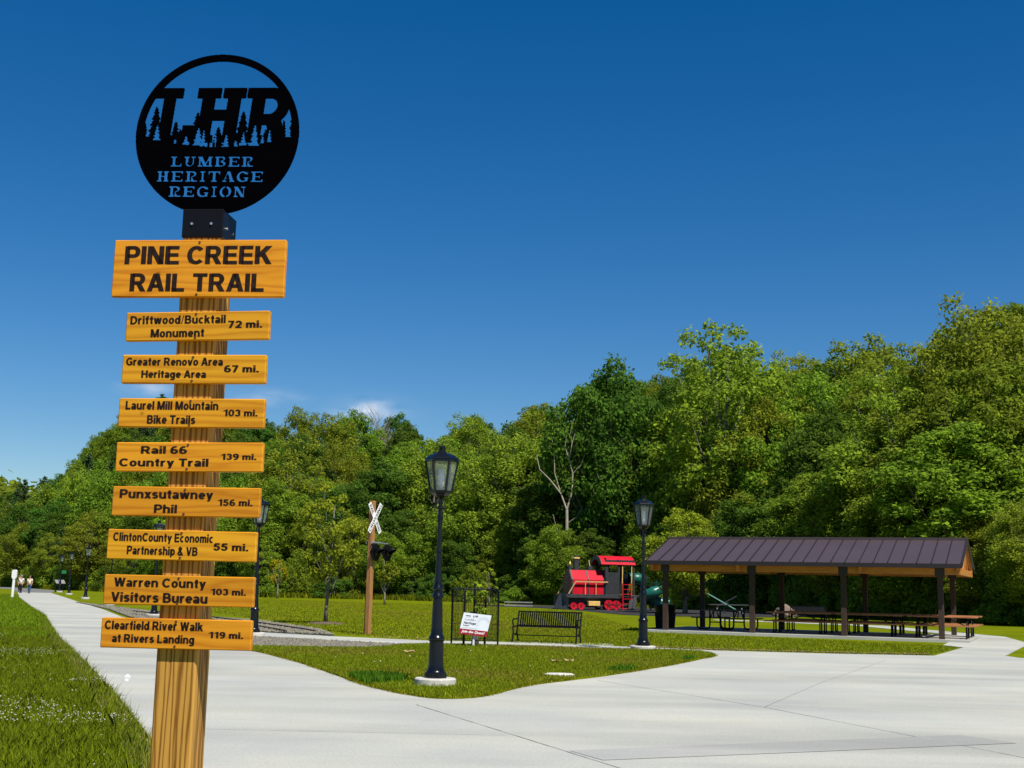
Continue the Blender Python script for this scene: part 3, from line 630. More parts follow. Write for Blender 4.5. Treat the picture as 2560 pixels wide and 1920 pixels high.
# round plasma-cut emblem, drawn in design units (centre 743,588, radius 498, y down)
RES = 440
def seg(X, Y, a, b, r):
    ax, ay = a; bx, by = b; dx, dy = bx - ax, by - ay
    t = np.clip(((X - ax) * dx + (Y - ay) * dy) / (dx * dx + dy * dy + 1e-9), 0, 1)
    return (X - ax - t * dx) ** 2 + (Y - ay - t * dy) ** 2 < r * r
def spire(X, Y, x, top, base, hw, seed, teeth=5):
    t = (Y - top) / (base - top); k = (t * teeth) % 1.0
    w = hw * np.clip(t, 0, 1) ** 0.8 * (0.55 + 0.6 * k)
    return (t > 0) & (t < 1) & (np.abs(X - x - 2.5 * np.sin(Y * .35 + seed)) < w + 2.5)
def glyph(X, Y, ch, x, y, w, h):
    """slab-serif stencil capital in box x..x+w, y (top)..y+h; thick verticals, thin bridges"""
    u = (X - x) / w; v = (Y - y) / h; bx = (u >= -.02) & (u <= 1.02) & (v >= 0) & (v <= 1)
    s = .29 if ch not in 'MI' else .22
    def rc(a, b, c, d): return (u >= a) & (u <= b) & (v >= c) & (v <= d)
    def arc(cx, cy, ro, ri, a0=None): 
        q = ((u - cx) / ro[0]) ** 2 + ((v - cy) / ro[1]) ** 2; p_ = ((u - cx) / ri[0]) ** 2 + ((v - cy) / ri[1]) ** 2
        return (q <= 1) & (p_ > 1)
    T = .17
    if ch == 'L': m = rc(.15, .15 + s, 0, 1) | rc(0, .58, 0, T) | rc(0, 1, 1 - T, 1) | rc(.84, 1, .66, 1)
    elif ch == 'I': m = rc(.32, .68, 0, 1) | rc(.08, .92, 0, T) | rc(.08, .92, 1 - T, 1)
    elif ch == 'H': m = rc(.1, .1 + s, 0, 1) | rc(.9 - s, .9, 0, 1) | rc(.1, .9, .42, .57) | rc(0, .45, 0, T) | rc(.55, 1, 0, T) | rc(0, .45, 1 - T, 1) | rc(.55, 1, 1 - T, 1)
    elif ch == 'E': m = rc(.1, .1 + s, 0, 1) | rc(0, 1, 0, T) | rc(0, 1, 1 - T, 1) | rc(.84, 1, 0, .3) | rc(.84, 1, .7, 1) | rc(.1, .74, .43, .57) | rc(.66, .76, .34, .66)
    elif ch == 'T': m = rc(.5 - s / 2, .5 + s / 2, 0, 1) | rc(0, 1, 0, T) | rc(0, .14, 0, .32) | rc(.86, 1, 0, .32) | rc(.25, .75, 1 - T, 1)
    elif ch == 'U': m = (rc(.12, .12 + s, 0, .65) | rc(.72, .88, 0, .65) | rc(0, .5, 0, T) | rc(.6, 1, 0, T) | (arc(.5, .62, (.38, .38), (.2, .24)) & (v > .62)))
    elif ch == 'M': m = rc(.08, .22, 0, 1) | rc(.74, .94, 0, 1) | rc(0, .3, 0, T) | rc(.7, 1, 0, T) | rc(0, .36, 1 - T, 1) | rc(.62, 1, 1 - T, 1) | (np.abs(u - .18 - .36 * v) < .12) | ((np.abs(u - .82 + .36 * v) < .07) & (v > .0))
    elif ch == 'N': m = rc(.1, .24, 0, 1) | rc(.76, .9, 0, 1) | rc(0, .34, 0, T) | rc(.6, 1, 0, T) | rc(0, .4, 1 - T, 1) | (np.abs(u - .18 - .62 * v) < .15)
    elif ch == 'A': m = ((np.abs(u - .47 + .36 * v) < .07) | (np.abs(u - .5 - .34 * v) < .14) | rc(.28, .7, .62, .74) | rc(-.02, .38, 1 - T, 1) | rc(.56, 1.02, 1 - T, 1)) & ~rc(.42, .5, .5, .8)
    elif ch == 'O': m = arc(.5, .5, (.5, .52), (.24, .34)) & ~rc(.47, .55, 0, 1)
    elif ch == 'G': m = (arc(.5, .5, (.5, .52), (.24, .34)) & ~((u > .6) & (v > .3) & (v < .56))) | rc(.56, 1, .52, .66) | rc(.72, .92, .52, .95) | rc(.84, .94, 0, .32)
    elif ch == 'B': m = (rc(.12, .12 + s, 0, 1) | rc(0, .6, 0, T) | rc(0, .6, 1 - T, 1) | (arc(.52, .26, (.40, .27), (.18, .12)) & (u > .5)) | (arc(.52, .73, (.46, .28), (.22, .13)) & (u > .5))) & ~rc(.40, .50, .2, .8)
    elif ch == 'R': m = (rc(.12, .12 + s, 0, 1) | rc(0, .6, 0, T) | rc(0, .48, 1 - T, 1) | (arc(.52, .28, (.42, .29), (.18, .14)) & (u > .5)) | ((np.abs(u - .42 - .5 * (v - .5)) < .13) & (v > .5)) | rc(.66, 1.02, 1 - T, 1)) & ~rc(.40, .48, .2, .8)
    else: m = np.zeros_like(bx)
    return m & bx
def emblem_mask(X, Y):
    r = np.hypot(X - 743, Y - 588); m = (r < 498) & (r > 458)
    sk = (Y - 300) * -0.085                        # letters lean a little
    A = X - sk
    def rc(x0, x1, y0, y1): return (A >= x0) & (A <= x1) & (Y >= y0) & (Y <= y1)
    inr = r < 480
    letters = (rc(330, 520, 300, 362) | rc(407, 478, 300, 640) | rc(400, 615, 598, 640) | rc(550, 615, 535, 640)
               | rc(612, 754, 300, 362) | rc(770, 908, 300, 362) | rc(645, 722, 300, 640) | rc(802, 880, 300, 640) | rc(700, 810, 437, 503)
               | rc(612, 740, 598, 640) | rc(780, 900, 598, 640)
               | rc(918, 1060, 300, 362) | rc(952, 1030, 300, 640) | rc(918, 1060, 598, 640))
    bowl = (((A - 1060) / 122) ** 2 + ((Y - 414) / 116) ** 2 < 1) & (A > 1020) & (Y >= 300)
    bowl |= rc(1020, 1068, 300, 530)
    cnt = rc(1030, 1062, 364, 466) | ((((A - 1062) / 50) ** 2 + ((Y - 415) / 51) ** 2 < 1) & (A > 1050))
    leg = (np.abs(A - 1098 - (Y - 505) * .36) < 48) & (Y > 500) & (Y < 650)
    letters |= (bowl & ~cnt) | leg
    m |= letters & inr
    hillc = Y > 672 - 0.00042 * (X - 743) ** 2
    m |= hillc & (r < 498)
    rs = [(292, 520, 640, 26), (360, 420, 650, 46), (485, 512, 660, 30), (516, 560, 660, 20), (617, 455, 670, 46), (750, 548, 680, 34), (897, 450, 676, 50), (1043, 562, 660, 32), (1212, 380, 650, 34), (1147, 505, 650, 16), (430, 560, 650, 30), (690, 575, 675, 36), (835, 600, 680, 28), (1075, 545, 650, 26), (1240, 480, 640, 34)]
    for i, (x, t, bs, hw) in enumerate(rs): m |= spire(X, Y, x, t, bs, hw, i, 6) & (r < 490)
    neg = [(371, 528, 628, 24), (312, 560, 606, 12), (487, 616, 650, 14), (553, 596, 656, 20), (627, 548, 662, 34), (660, 556, 664, 14), (735, 585, 640, 9), (800, 588, 668, 20), (905, 574, 660, 18), (972, 528, 664, 30), (1022, 596, 648, 14), (1063, 556, 640, 14), (1177, 548, 608, 20), (860, 625, 668, 16)]
    for i, (x, t, bs, hw) in enumerate(neg): m &= ~spire(X, Y, x, t, bs, hw, i + 3, 4)
    m &= ~((Y > 640) & ~hillc & ((np.abs(X - 690) < 50) | (np.abs(X - 930) < 55) | (np.abs(X - 395) < 32)) & (np.sin(X * .21) < .5))
    cut = np.zeros_like(m)
    def word(txt, x0, x1, y0, y1):
        nonlocal cut
        wts = [{'I': .55, 'M': 1.3}.get(c, 1.0) for c in txt]; gap = .16; tot = sum(wts) + gap * (len(txt) - 1)
        un = (x1 - x0) / tot; x = x0
        for c, wt in zip(txt, wts):
            cut |= glyph(X, Y, c, x, y0, wt * un, y1 - y0); x += (wt + gap) * un
    word('LUMBER', 470, 977, 726, 792); word('HERITAGE', 393, 1042, 819, 886); word('REGION', 473, 942, 912, 980)
    return m & ~cut
g1 = (np.arange(RES) + .5) / RES * 2 - 1
U, Vv = np.meshgrid(g1, g1)
yy = 588 - Vv * 501; xx = 743 + U * 501
mask = emblem_mask(xx, yy)
er = 0.3062; st = er * 2 / RES
ii, jj = np.nonzero(mask)
x0 = -er + jj * st; z0 = -er + ii * st; th = .005
def quadset(a, b_, c, d): return np.stack([a, b_, c, d], 1)
def pt(x, y, z): return np.stack([x, np.full_like(x, y), z], -1)
qs = [quadset(pt(x0, -th, z0), pt(x0 + st, -th, z0), pt(x0 + st, -th, z0 + st), pt(x0, -th, z0 + st)),
      quadset(pt(x0, th, z0), pt(x0, th, z0 + st), pt(x0 + st, th, z0 + st), pt(x0 + st, th, z0))]
pad = np.pad(mask, 1)
for di, dj in ((0, 1), (0, -1), (1, 0), (-1, 0)):
    e = ~pad[1 + di:1 + di + RES, 1 + dj:1 + dj + RES][ii, jj]
    a, c = x0[e], z0[e]
    if dj == 1: qs.append(quadset(pt(a + st, -th, c), pt(a + st, th, c), pt(a + st, th, c + st), pt(a + st, -th, c + st)))
    if dj == -1: qs.append(quadset(pt(a, -th, c), pt(a, -th, c + st), pt(a, th, c + st), pt(a, th, c)))
    if di == 1: qs.append(quadset(pt(a, -th, c + st), pt(a + st, -th, c + st), pt(a + st, th, c + st), pt(a, th, c + st)))
    if di == -1: qs.append(quadset(pt(a, -th, c), pt(a, th, c), pt(a + st, th, c), pt(a + st, -th, c)))
Q = np.concatenate(qs); em = raw('emblem', Q.reshape(-1, 3), np.arange(len(Q) * 4).reshape(-1, 4), M['emblem'], sg)
em.location = (0.0143, -0.02, 3.208); em.rotation_euler = (0, R(0.8), 0)
em['label'] = 'round black steel emblem with cut out letters LHR and LUMBER HERITAGE REGION over fir trees'

# ------------------------------------------------------------------ street lamps
def make_lamp(loc, label, rz=0.0):
    t = thing('street_lamp', loc, rz, label, 'street lamp', 'black lantern street lamps beside the paths')
    b = MB(); b.lathe([(.355, -.12), (.355, .055), (.335, .075)], 40); b.build('footing', M['concrete_base'], t, True, angle=R(35))
    b = MB()
    b.lathe([(.185, .075), (.185, .16), (.165, .175), (.150, .20), (.142, .23), (.132, .30), (.126, .60), (.122, .70), (.137, .715), (.140, .75), (.132, .775), (.120, .79), (.108, .82), (.098, .95), (.086, 1.35), (.080, 1.45),
             (.098, 1.46), (.098, 1.50), (.082, 1.52), (.078, 1.58), (.094, 1.60), (.094, 1.63), (.072, 1.66), (.066, 1.75), (.050, 2.05), (.046, 2.25), (.060, 2.26), (.060, 2.285), (.046, 2.30)]
            + [(.045 if k % 2 else .038, 2.31 + k * .026) for k in range(20)]
            + [(.044, 2.84), (.058, 2.85), (.058, 2.875), (.043, 2.89), (.040, 3.02), (.055, 3.03), (.055, 3.06), (.036, 3.08), (.034, 3.20), (.055, 3.22), (.075, 3.235)], 20)
    for k in range(4): b.box((.15 * math.cos(k * math.pi / 2 + .78), .15 * math.sin(k * math.pi / 2 + .78), .11), (.07, .07, .07))
    col = b.build('column', M['black_gloss'], t, True, angle=R(40))
    b = MB()
    for k in range(3):
        a = k * 2 * math.pi / 3; c, s_ = math.cos(a), math.sin(a)
        pts = [(.045 + .055 * math.sin(u * math.pi) + .02 * math.sin(u * 3 * math.pi), 3.02 + .2 * u) for u in np.linspace(0, 1, 9)]
        b.tube([(p[0] * c, p[0] * s_, p[1]) for p in pts], .011, 6)
    b.build('scroll_bracket', M['black_gloss'], t, True)
    f = MB(); hexa = R(30)
    f.lathe([(.06, 3.22), (.125, 3.25), (.165, 3.30), (.19, 3.305), (.195, 3.345), (.18, 3.35)], 6, phase=hexa)
    f.lathe([(.275, 3.86), (.300, 3.87), (.300, 3.90), (.280, 3.905)], 6, phase=hexa)
    for k in range(6):
        a = hexa + k * math.pi / 3; c, s_ = math.cos(a), math.sin(a)
        f.bar((.186 * c, .186 * s_, 3.34), (.284 * c, .284 * s_, 3.87), .030, .030)
    f.build('lantern_frame', M['black_gloss'], t)
    g = MB()
    for k in range(6):
        a0 = hexa + k * math.pi / 3; a1 = a0 + math.pi / 3
        g.add([(.176 * math.cos(a0), .176 * math.sin(a0), 3.345), (.176 * math.cos(a1), .176 * math.sin(a1), 3.345), (.273 * math.cos(a1), .273 * math.sin(a1), 3.865), (.273 * math.cos(a0), .273 * math.sin(a0), 3.865)], [[0, 1, 2, 3]])
    g.build('glass', M['glass'], t, recalc=False)
    b = MB(); b.lathe([(.03, 3.35), (.03, 3.42), (.05, 3.44), (.055, 3.6), (.045, 3.72), (.02, 3.74)], 12); b.build('bulb', M['white_sheet'], t, True)
    b = MB(); b.lathe([(.308, 3.905), (.285, 3.93), (.22, 3.985), (.13, 4.02), (.085, 4.03), (.075, 4.06)], 6, phase=hexa); b.build('lantern_roof', M['black_gloss'], t)
    b = MB(); b.lathe([(.062, 4.06), (.066, 4.09), (.050, 4.10), (.056, 4.115)], 12)
    for k in range(6):
        a = k * math.pi / 3; b.box((.05 * math.cos(a), .05 * math.sin(a), 4.13), (.022, .022, .05))
    b.lathe([(.02, 4.11), (.03, 4.14), (.0, 4.17)], 8); b.build('finial', M['black_gloss'], t)
    return t
lamp0 = make_lamp((-1.115, 20.45, .085), 'nearest and largest black lantern lamp, on the grass island in the plaza', R(30))
lamp0.scale = (.93, .93, .905)
for (x, y, lab) in [
    (3.585, 33.75, 'black lantern lamp on the island edge near the left end of the pavilion'),
    (-7.33, 37.2, 'black lantern lamp just right of the wooden trail sign, its lantern partly behind a board'),
    (-15.05, 54.6, 'black lantern lamp hidden behind the trail sign post, only its foot showing by the gravel'),
    (-24.1, 77.5, 'black lantern lamp seen between the trail sign boards, left of the post'),
    (-32.4, 98.2, 'black lantern lamp left of the trail sign, nearest of the three there in a row'),
    (-41.5, 121.0, 'black lantern lamp left of the trail sign, middle one of the three in a row'),
    (-48.7, 139.0, 'black lantern lamp left of the trail sign, farthest of the three in a row')]:
    c = copy_tree(lamp0); c.scale = (.93, .93, .965); c.location = (x, y, .075); c['label'] = lab; c.rotation_euler = (0, 0, random.Random(int(y)).uniform(0, 1))

# ------------------------------------------------------------------ crossing post
cp = thing('crossing_post', (-4.47, 41.3, 0), R(60), 'brown timber railroad crossing post with white crossed boards and two black lamps', 'crossing sign')
# local frame: -y is the facing side (towards right of the picture), x runs along the lamp arm
b = MB(); b.box((0, 0, 2.13), (.165, .165, 4.30), bev=.012); b.build('post', M['cedar_post'], cp)
b = MB(); b.box((-.0, .091, .62), (.16, .014, 1.2)); b.build('back_plate', M['black'], cp)
def blade(name, ang, y, txts):
    T = Matrix.Translation((0, y, 3.72)) @ Matrix.Rotation(R(-ang), 4, 'Y')
    hw = .085; L2 = .56
    poly = [(-L2, -hw), (L2, -hw), (L2 + .0, hw), (-L2, hw)]
    bb = MB(); bb.box((0, 0, 0), (2 * L2, .012, 2 * hw)); o = bb.build(name, M['white'], cp); o.matrix_local = T
    for (s_, a, c_) in txts: lettering('lettering', s_, a, c_, -.052, .105, -.0085, M['letter'], o, bold=.006)
    return o
blade('crossbuck_board', -56, -.112, [('RAIL', -.50, -.17), ('ROAD', .17, .50)])
blade('crossbuck_board', 56, -.127, [('CROSSING', -.52, .52)])
b = MB(); b.tube([(-.14, -.12, 2.92), (.10, -.14, 2.93), (.74, -.14, 2.90)], .025, 8); b.box((0, -.11, 2.92), (.26, .03, .08)); b.box((0, .11, 2.92), (.26, .02, .08)); b.build('lamp_arm', M['steel'], cp, True, angle=R(40))
for x in (.0, .64):
    b = MB()
    rot = Matrix.Rotation(R(90), 3, 'X')
    def ring(pr, n=28): 
        mb = MB(); mb.lathe(pr, n); return [(rot @ Vector(v)) + Vector((x, -.19, 2.62)) for v in mb.v], mb.f
    V, F = ring([(.26, -.01), (.275, .0), (.275, .012), (.13, .014)]); b.add(V, F)
    V, F = ring([(.10, -.16), (.13, -.02), (.13, .02)]); b.add(V, F)
    lamp = b.build('crossing_lamp', M['black'], cp, True, angle=R(35))
    b = MB(); n = 15
    A = [math.pi * (-.12 + 1.24 * k / (n - 1)) for k in range(n)]
    V = [Vector((x + .145 * math.cos(a), -.20, 2.62 + .145 * math.sin(a))) for a in A] + [Vector((x + .15 * math.cos(a), -.28 - .26 * max(0, math.sin(a)) ** .7, 2.60 + .15 * math.sin(a))) for a in A]
    b.add(V, [[k, k + 1, n + k + 1, n + k] for k in range(n - 1)]); h = b.build('visor', M['black'], lamp, True, recalc=False)
    sm_ = h.modifiers.new('thickness', 'SOLIDIFY'); sm_.thickness = .006
    b = MB(); V, F = ring([(.125, .018), (.10, .035), (.05, .045), (.0, .048)]); b.add(V, F); b.build('lens', M['lens_red'], lamp, True)

# ------------------------------------------------------------------ bench(es)
def make_bench(loc, rz, label):
    t = thing('park_bench', loc, rz, label, 'bench', 'black slatted metal park benches')
    b = MB()
    for k in range(8): b.box((0, -.22 + .062 * k, .44 + .004 * abs(k - 3)), (1.80, .040, .010))
    b.build('seat', M['black'], t)
    b = MB(); n = 27
    for k in range(n):
        x = -.86 + 1.72 * k / (n - 1); b.bar((x, .26, .47), (x, .40, .86), .041, .010, up=(0, 1, 0))
    b.bar((-.93, .405, .87), (.93, .405, .87), .05, .035); b.bar((-.93, .265, .475), (.93, .265, .475), .045, .03); b.build('backrest', M['black'], t)
    for s in (-1, 1):
        b = MB(); x = .945 * s
        b.tube([(x, .41, .89), (x, .27, .46), (x, .20, .30), (x, .34, .0)], .024, 6)
        b.tube([(x, -.28, .0), (x, -.20, .28), (x, -.24, .43), (x, .27, .46)], .024, 6)
        b.tube([(x, .345, .68), (x, .1, .66), (x, -.22, .66), (x, -.285, .62), (x, -.27, .55), (x, -.21, .50), (x, -.24, .43)], .022, 6)
        b.tube([(x, -.20, .28), (x, .02, .20), (x, .20, .30)], .02, 6)
        b.box((x, -.28, .012), (.07, .09, .022)); b.box((x, .34, .012), (.07, .09, .022))
        b.build('end_frame', M['black'], t, True, angle=R(50))
    b = MB(); b.tube([(-.94, .02, .20), (.94, .02, .20)], .016, 6); b.build('stretcher', M['black'], t)
    return t
bench0 = make_bench((1.15, 37.25, .02), R(-16), 'black slatted metal bench on a concrete pad in front of the far lawn')
c = copy_tree(bench0); c.location = (16.6, 70.5, .0); c.rotation_euler = (0, 0, R(-10)); c['label'] = 'far black bench behind the picnic tables under the pavilion'

# ------------------------------------------------------------------ tree guard, sapling inside it, yard sign
tg = thing('tree_guard', (-.86, 34.25, .05), R(22), 'black wire mesh tree guard cage standing around a small leafy sapling', 'tree guard')
hs_ = .49
for k in range(4):
    T = Matrix.Rotation(k * math.pi / 2, 4, 'Z')
    b = MB(); z1 = 1.47
    pts = [(-hs_ + .02, -hs_, 0), (-hs_ + .02, -hs_, z1 - .05), (-hs_ + .06, -hs_, z1), (hs_ - .06, -hs_, z1), (hs_ - .02, -hs_, z1 - .05), (hs_ - .02, -hs_, 0)]
    b.tube(pts, .020, 8); b.tube([(-hs_ + .02, -hs_, .14), (hs_ - .02, -hs_, .14)], .010, 6)
    o = b.build('guard_panel', M['black'], tg, True, angle=R(60)); o.matrix_local = T
    b = MB()
    for i in range(15):
        x = -hs_ + .06 + (2 * hs_ - .12) * i / 14; b.bar((x, -hs_, .14), (x, -hs_, z1 - .02), .0045)
    for i in range(5): b.bar((-hs_ + .03, -hs_, .3 + .25 * i), (hs_ - .03, -hs_, .3 + .25 * i), .0045)
    b.build('mesh_wire', M['black'], o)
b = MB(); b.bar((-.1, -.2, 0), (-.1, -.2, 1.6), .035); b.build('stake', M['black'], tg)

ys = thing('yard_sign', (-.83, 33.42, .05), R(-4), 'white and red plastic yard sign on a stake, in front of the wire tree guard', 'sign')
b = MB(); b.bar((-.03, .02, 0), (-.03, .02, .42), .05, .018); b.bar((-.03, .012, .30), (-.03, .012, .80), .02, .01); b.build('stake', M['white_sheet'], ys)
TS = Matrix.Translation((.0, 0, .56)) @ Matrix.Rotation(R(5.2), 4, 'Y') @ Matrix.Rotation(R(-8), 4, 'X')
TS = TS @ Matrix(((1, 0, .12, 0), (0, 1, 0, 0), (0, 0, 1, 0), (0, 0, 0, 1)))
def ysp(mb, name, mat, parent=ys):
    mb.v = [tuple(TS @ Vector(v)) for v in mb.v]; return mb.build(name, mat, parent)
w2, h2 = .365, .28
b = MB(); b.box((0, 0, .07), (2 * w2, .008, 2 * h2 - .14)); face = ysp(b, 'sign_face', M['white_sheet'])
b = MB(); b.box((0, -.0005, -h2 + .07), (2 * w2, .010, .14)); band = ysp(b, 'red_band', M['sign_red'])
lettering('lettering', 'Join the Quest!', -.31, .30, -h2 + .05, .06, -.0075, M['white'], band, bold=.03, shear=.25, tf=TS)
lettering('lettering', 'LHR', -.10, .03, .185, .048, -.006, M['dark_print'], face, bold=.05, shear=.0, tf=TS)
lettering('lettering', 'Lumber', -.29, .0, .085, .055, -.006, M['dark_print'], face, bold=.004, tf=TS)
lettering('lettering', 'Heritage', -.30, .02, -.01, .062, -.006, M['dark_print'], face, bold=.035, tf=TS)
lettering('lettering', 'Region', -.30, -.14, -.062, .030, -.006, M['dark_print'], face, bold=.025, tf=TS)
b = MB(); b.box((-.225, -.0062, .205), (.13, .001, .022)); ysp(b, 'print_block', M['dark_print'], face)
b = MB(); b.box((-.23, -.0062, .165), (.11, .001, .006)); b.box((-.10, -.0062, -.105), (.42, .001, .007)); 
for rr in (.12, .145, .17):
    n = 20; A = [R(20 + 190 * k / n) for k in range(n + 1)]
    V = [(.20 + q * math.cos(a), -.0058, .03 + q * math.sin(a)) for a in A for q in (rr, rr + .006)]
    b.add(V, [[2 * k, 2 * k + 1, 2 * k + 3, 2 * k + 2] for k in range(n)])
ysp(b, 'print_lines', M['grey_print'], face)

# ------------------------------------------------------------------ pavilion
PA = -0.41; PL = 10.03; PD = 5.46
pv = thing('picnic_pavilion', (6.06, 48.97, 0), PA, 'open picnic pavilion with brown standing seam metal roof on eight dark posts', 'pavilion')
e0, e1, ov = .62, .78, .58
xl, xr = -e0, PL + e1; ym = PD / 2; ZE, ZR = 2.70, 3.70
b = MB(); b.box((PL / 2 + .1, ym, .035), (PL + 1.7, PD + .9, .13)); b.build('slab', M['concrete'], pv)
def roofz(y): return ZR - (ZR - ZE) * abs(y - ym) / (ym + ov)
b = MB()
for s in (-1, 1):
    y0 = ym + s * (ym + ov)
    b.add([(xl, y0, ZE), (xr, y0, ZE), (xr, ym, ZR), (xl, ym, ZR), (xl, y0, ZE - .03), (xr, y0, ZE - .03), (xr, ym, ZR - .03), (xl, ym, ZR - .03)],
          [[0, 1, 2, 3], [7, 6, 5, 4], [0, 4, 5, 1], [1, 5, 6, 2], [3, 7, 4, 0]])
roof = b.build('roof', M['roof'], pv)
b = MB(); nseam = 23
for s in (-1, 1):
    y0 = ym + s * (ym + ov)
    for k in range(nseam + 1):
        x = xl + .015 + (xr - xl - .03) * k / nseam
        b.bar((x, y0, ZE + .02), (x, ym, ZR + .02), .026, .045)
b.build('roof_seam', M['fascia'], roof)
b = MB(); b.box(((xl + xr) / 2, ym, ZR + .035), (xr - xl + .04, .30, .03)); b.box(((xl + xr) / 2, ym - .16, ZR + .0), (xr - xl + .04, .02, .09)); b.build('ridge_cap', M['roof'], roof)
b = MB()
for s in (-1, 1):
    y0 = ym + s * (ym + ov + .015); b.box(((xl + xr) / 2, y0, ZE - .065), (xr - xl + .03, .03, .15))
for x in (xl - .012, xr + .012):
    for s in (-1, 1):
        y0 = ym + s * (ym + ov); b.bar((x, y0, ZE - .045), (x, ym, ZR - .045), .03, .12)
b.build('fascia', M['fascia'], roof)
b = MB()      # wood soffit boards below the metal
for s in (-1, 1):
    y0 = ym + s * (ym + ov - .05)
    b.add([(xl + .05, y0, ZE - .04), (xr - .05, y0, ZE - .04), (xr - .05, ym, ZR - .045), (xl + .05, ym, ZR - .045), (xl + .05, y0, ZE - .07), (xr - .05, y0, ZE - .07), (xr - .05, ym, ZR - .075), (xl + .05, ym, ZR - .075)],
          [[0, 3, 2, 1], [4, 5, 6, 7], [0, 1, 5, 4], [1, 2, 6, 5], [0, 4, 7, 3]])
b.build('ceiling', M['beam'], pv)
for y in (0, PD):
    b = MB(); b.box(((xl + xr) / 2, y, 2.47), (xr - xl - .06, .14, .27)); b.build('eave_beam', M['beam'], pv)
for x in (xl + .14, xl + .14 + PL / 3, xr - .14 - PL / 3, xr - .14):
    b = MB(); b.box((x, ym, 2.46), (.13, PD + .55, .22)); b.bar((x, -.30, 2.57), (x, ym, 3.50), .12, .16); b.bar((x, PD + .30, 2.57), (x, ym, 3.50), .12, .16)
    b.bar((x, ym, 2.5), (x, ym, 3.5), .12); b.bar((x, ym - 1.25, 2.5), (x, ym - .05, 3.1), .10); b.bar((x, ym + 1.25, 2.5), (x, ym + .05, 3.1), .10)
    b.build('truss', M['beam'], pv)
for i in range(4):
    for y in (0, PD):
        b = MB(); b.box((0, 0, 1.20), (.19, .19, 2.22), bev=.008); p_ = b.build('post', M['brown_post'], pv); p_.location = (PL * i / 3, y, 0)
        b = MB(); b.box((0, 0, 2.42), (.33, .17, .30)); b.build('post_bracket', M['fascia'], p_)

# picnic tables
def make_table(label, loc, rz, group='picnic tables under the pavilion'):
    t = thing('picnic_table', loc, rz, label, 'picnic table', group)
    b = MB()
    for k in range(3): b.box((0, -.255 + .255 * k, .755), (2.40, .24, .05), bev=.006)
    b.build('tabletop', M['plank'], t)
    for s in (-1, 1):
        b = MB()
        for k in range(2): b.box((0, s * (.64 + .125 * k), .445), (2.40, .115, .045), bev=.006)
        b.build('bench_seat', M['plank'], t)
    for x in (-.85, .85):
        b = MB()
        for s in (-1, 1):
            b.tube([(x, s * .30, .73), (x, s * .30, .10), (x, s * .36, .035), (x, s * .82, .035)], .03, 6)
            b.tube([(x, s * .70, .035), (x, s * .70, .42)], .026, 6)
        b.tube([(x, -.74, .415), (x, .74, .415)], .024, 6); b.tube([(x, -.36, .725), (x, .36, .725)], .024, 6)
        b.build('leg_frame', M['black'], t, True)
    b = MB(); b.tube([(-.85, .0, .42), (-.15, 0, .72)], .02, 6); b.tube([(.85, 0, .42), (.15, 0, .72)], .02, 6); b.build('brace', M['black'], t)
    return t
def pvp(x, y): return (6.06 + x * math.cos(PA) - y * math.sin(PA), 48.97 + x * math.sin(PA) + y * math.cos(PA), .10)
tab0 = make_table('front row picnic table with sunlit orange end, at the right end of the pavilion', pvp(9.95, 1.35), PA)
tabs = [(7.4, 1.35, 0, 'front row picnic table in the middle of the pavilion'), (4.85, 1.35, 0, 'front row picnic table right of the wide black framed one'),
        (9.95, 3.9, 0, 'back row picnic table at the right end of the pavilion'), (7.4, 3.9, 0, 'back row picnic table in the middle of the pavilion'), (4.85, 3.9, 0, 'back row picnic table left of the middle one')]
for (x, y, r_, lab) in tabs:
    c = copy_tree(tab0); c.location = pvp(x, y); c['label'] = lab
tx = thing('picnic_table', pvp(1.75, 2.6), PA + R(62), 'dark picnic table seen end on at the left end of the pavilion', 'picnic table', 'picnic tables under the pavilion')
b = MB()
for k in range(3): b.box((0, -.26 + .26 * k, .77), (2.2, .245, .05), bev=.006)
b.build('tabletop', M['charcoal'], tx)
for s in (-1, 1):
    b = MB(); b.box((0, s * .86, .46), (2.0, .30, .045), bev=.006); b.build('bench_seat', M['charcoal'], tx)
for x in (-.7, .7):
    b = MB()
    for s in (-1, 1):
        b.tube([(x, s * .96, .44), (x, s * .96, .16), (x, s * .88, .05), (x, s * .74, .03), (x, s * .42, .03), (x, s * .30, .08), (x, s * .27, .2), (x, s * .27, .74)], .032, 8)
        b.tube([(x, s * .74, .44), (x, s * .74, .05)], .03, 8); b.tube([(x, s * .28, .38), (x, s * .1, .72)], .022, 6)
    b.tube([(x, -.28, .30), (x, .28, .30)], .024, 6); b.build('leg_frame', M['black'], tx, True)

# trash can
tr = thing('trash_can', (6.42, 52.0, 0.0), 0, 'black flared litter bin behind the front left post of the pavilion', 'trash can')
b = MB(); b.lathe([(.27, .0), (.27, .05), (.29, .07), (.32, .60), (.36, .80), (.375, .84), (.34, .84), (.30, .62)], 28)
tr.scale = (1.22, 1.22, 1.12)
bn = b.build('bin_body', M['black'], tr, True, angle=R(40))
b = MB()
for k in range(28):
    a = 2 * math.pi * k / 28; c_, s_ = math.cos(a), math.sin(a); b.bar((.30 * c_, .30 * s_, .06), (.335 * c_, .335 * s_, .62), .03, .012)
b.build('slat', M['black'], bn)
b = MB(); b.lathe([(.36, .85), (.36, .89), (.24, .92), (.13, .93), (.13, .90)], 28, cap=False); b.build('lid', M['black'], tr, True)

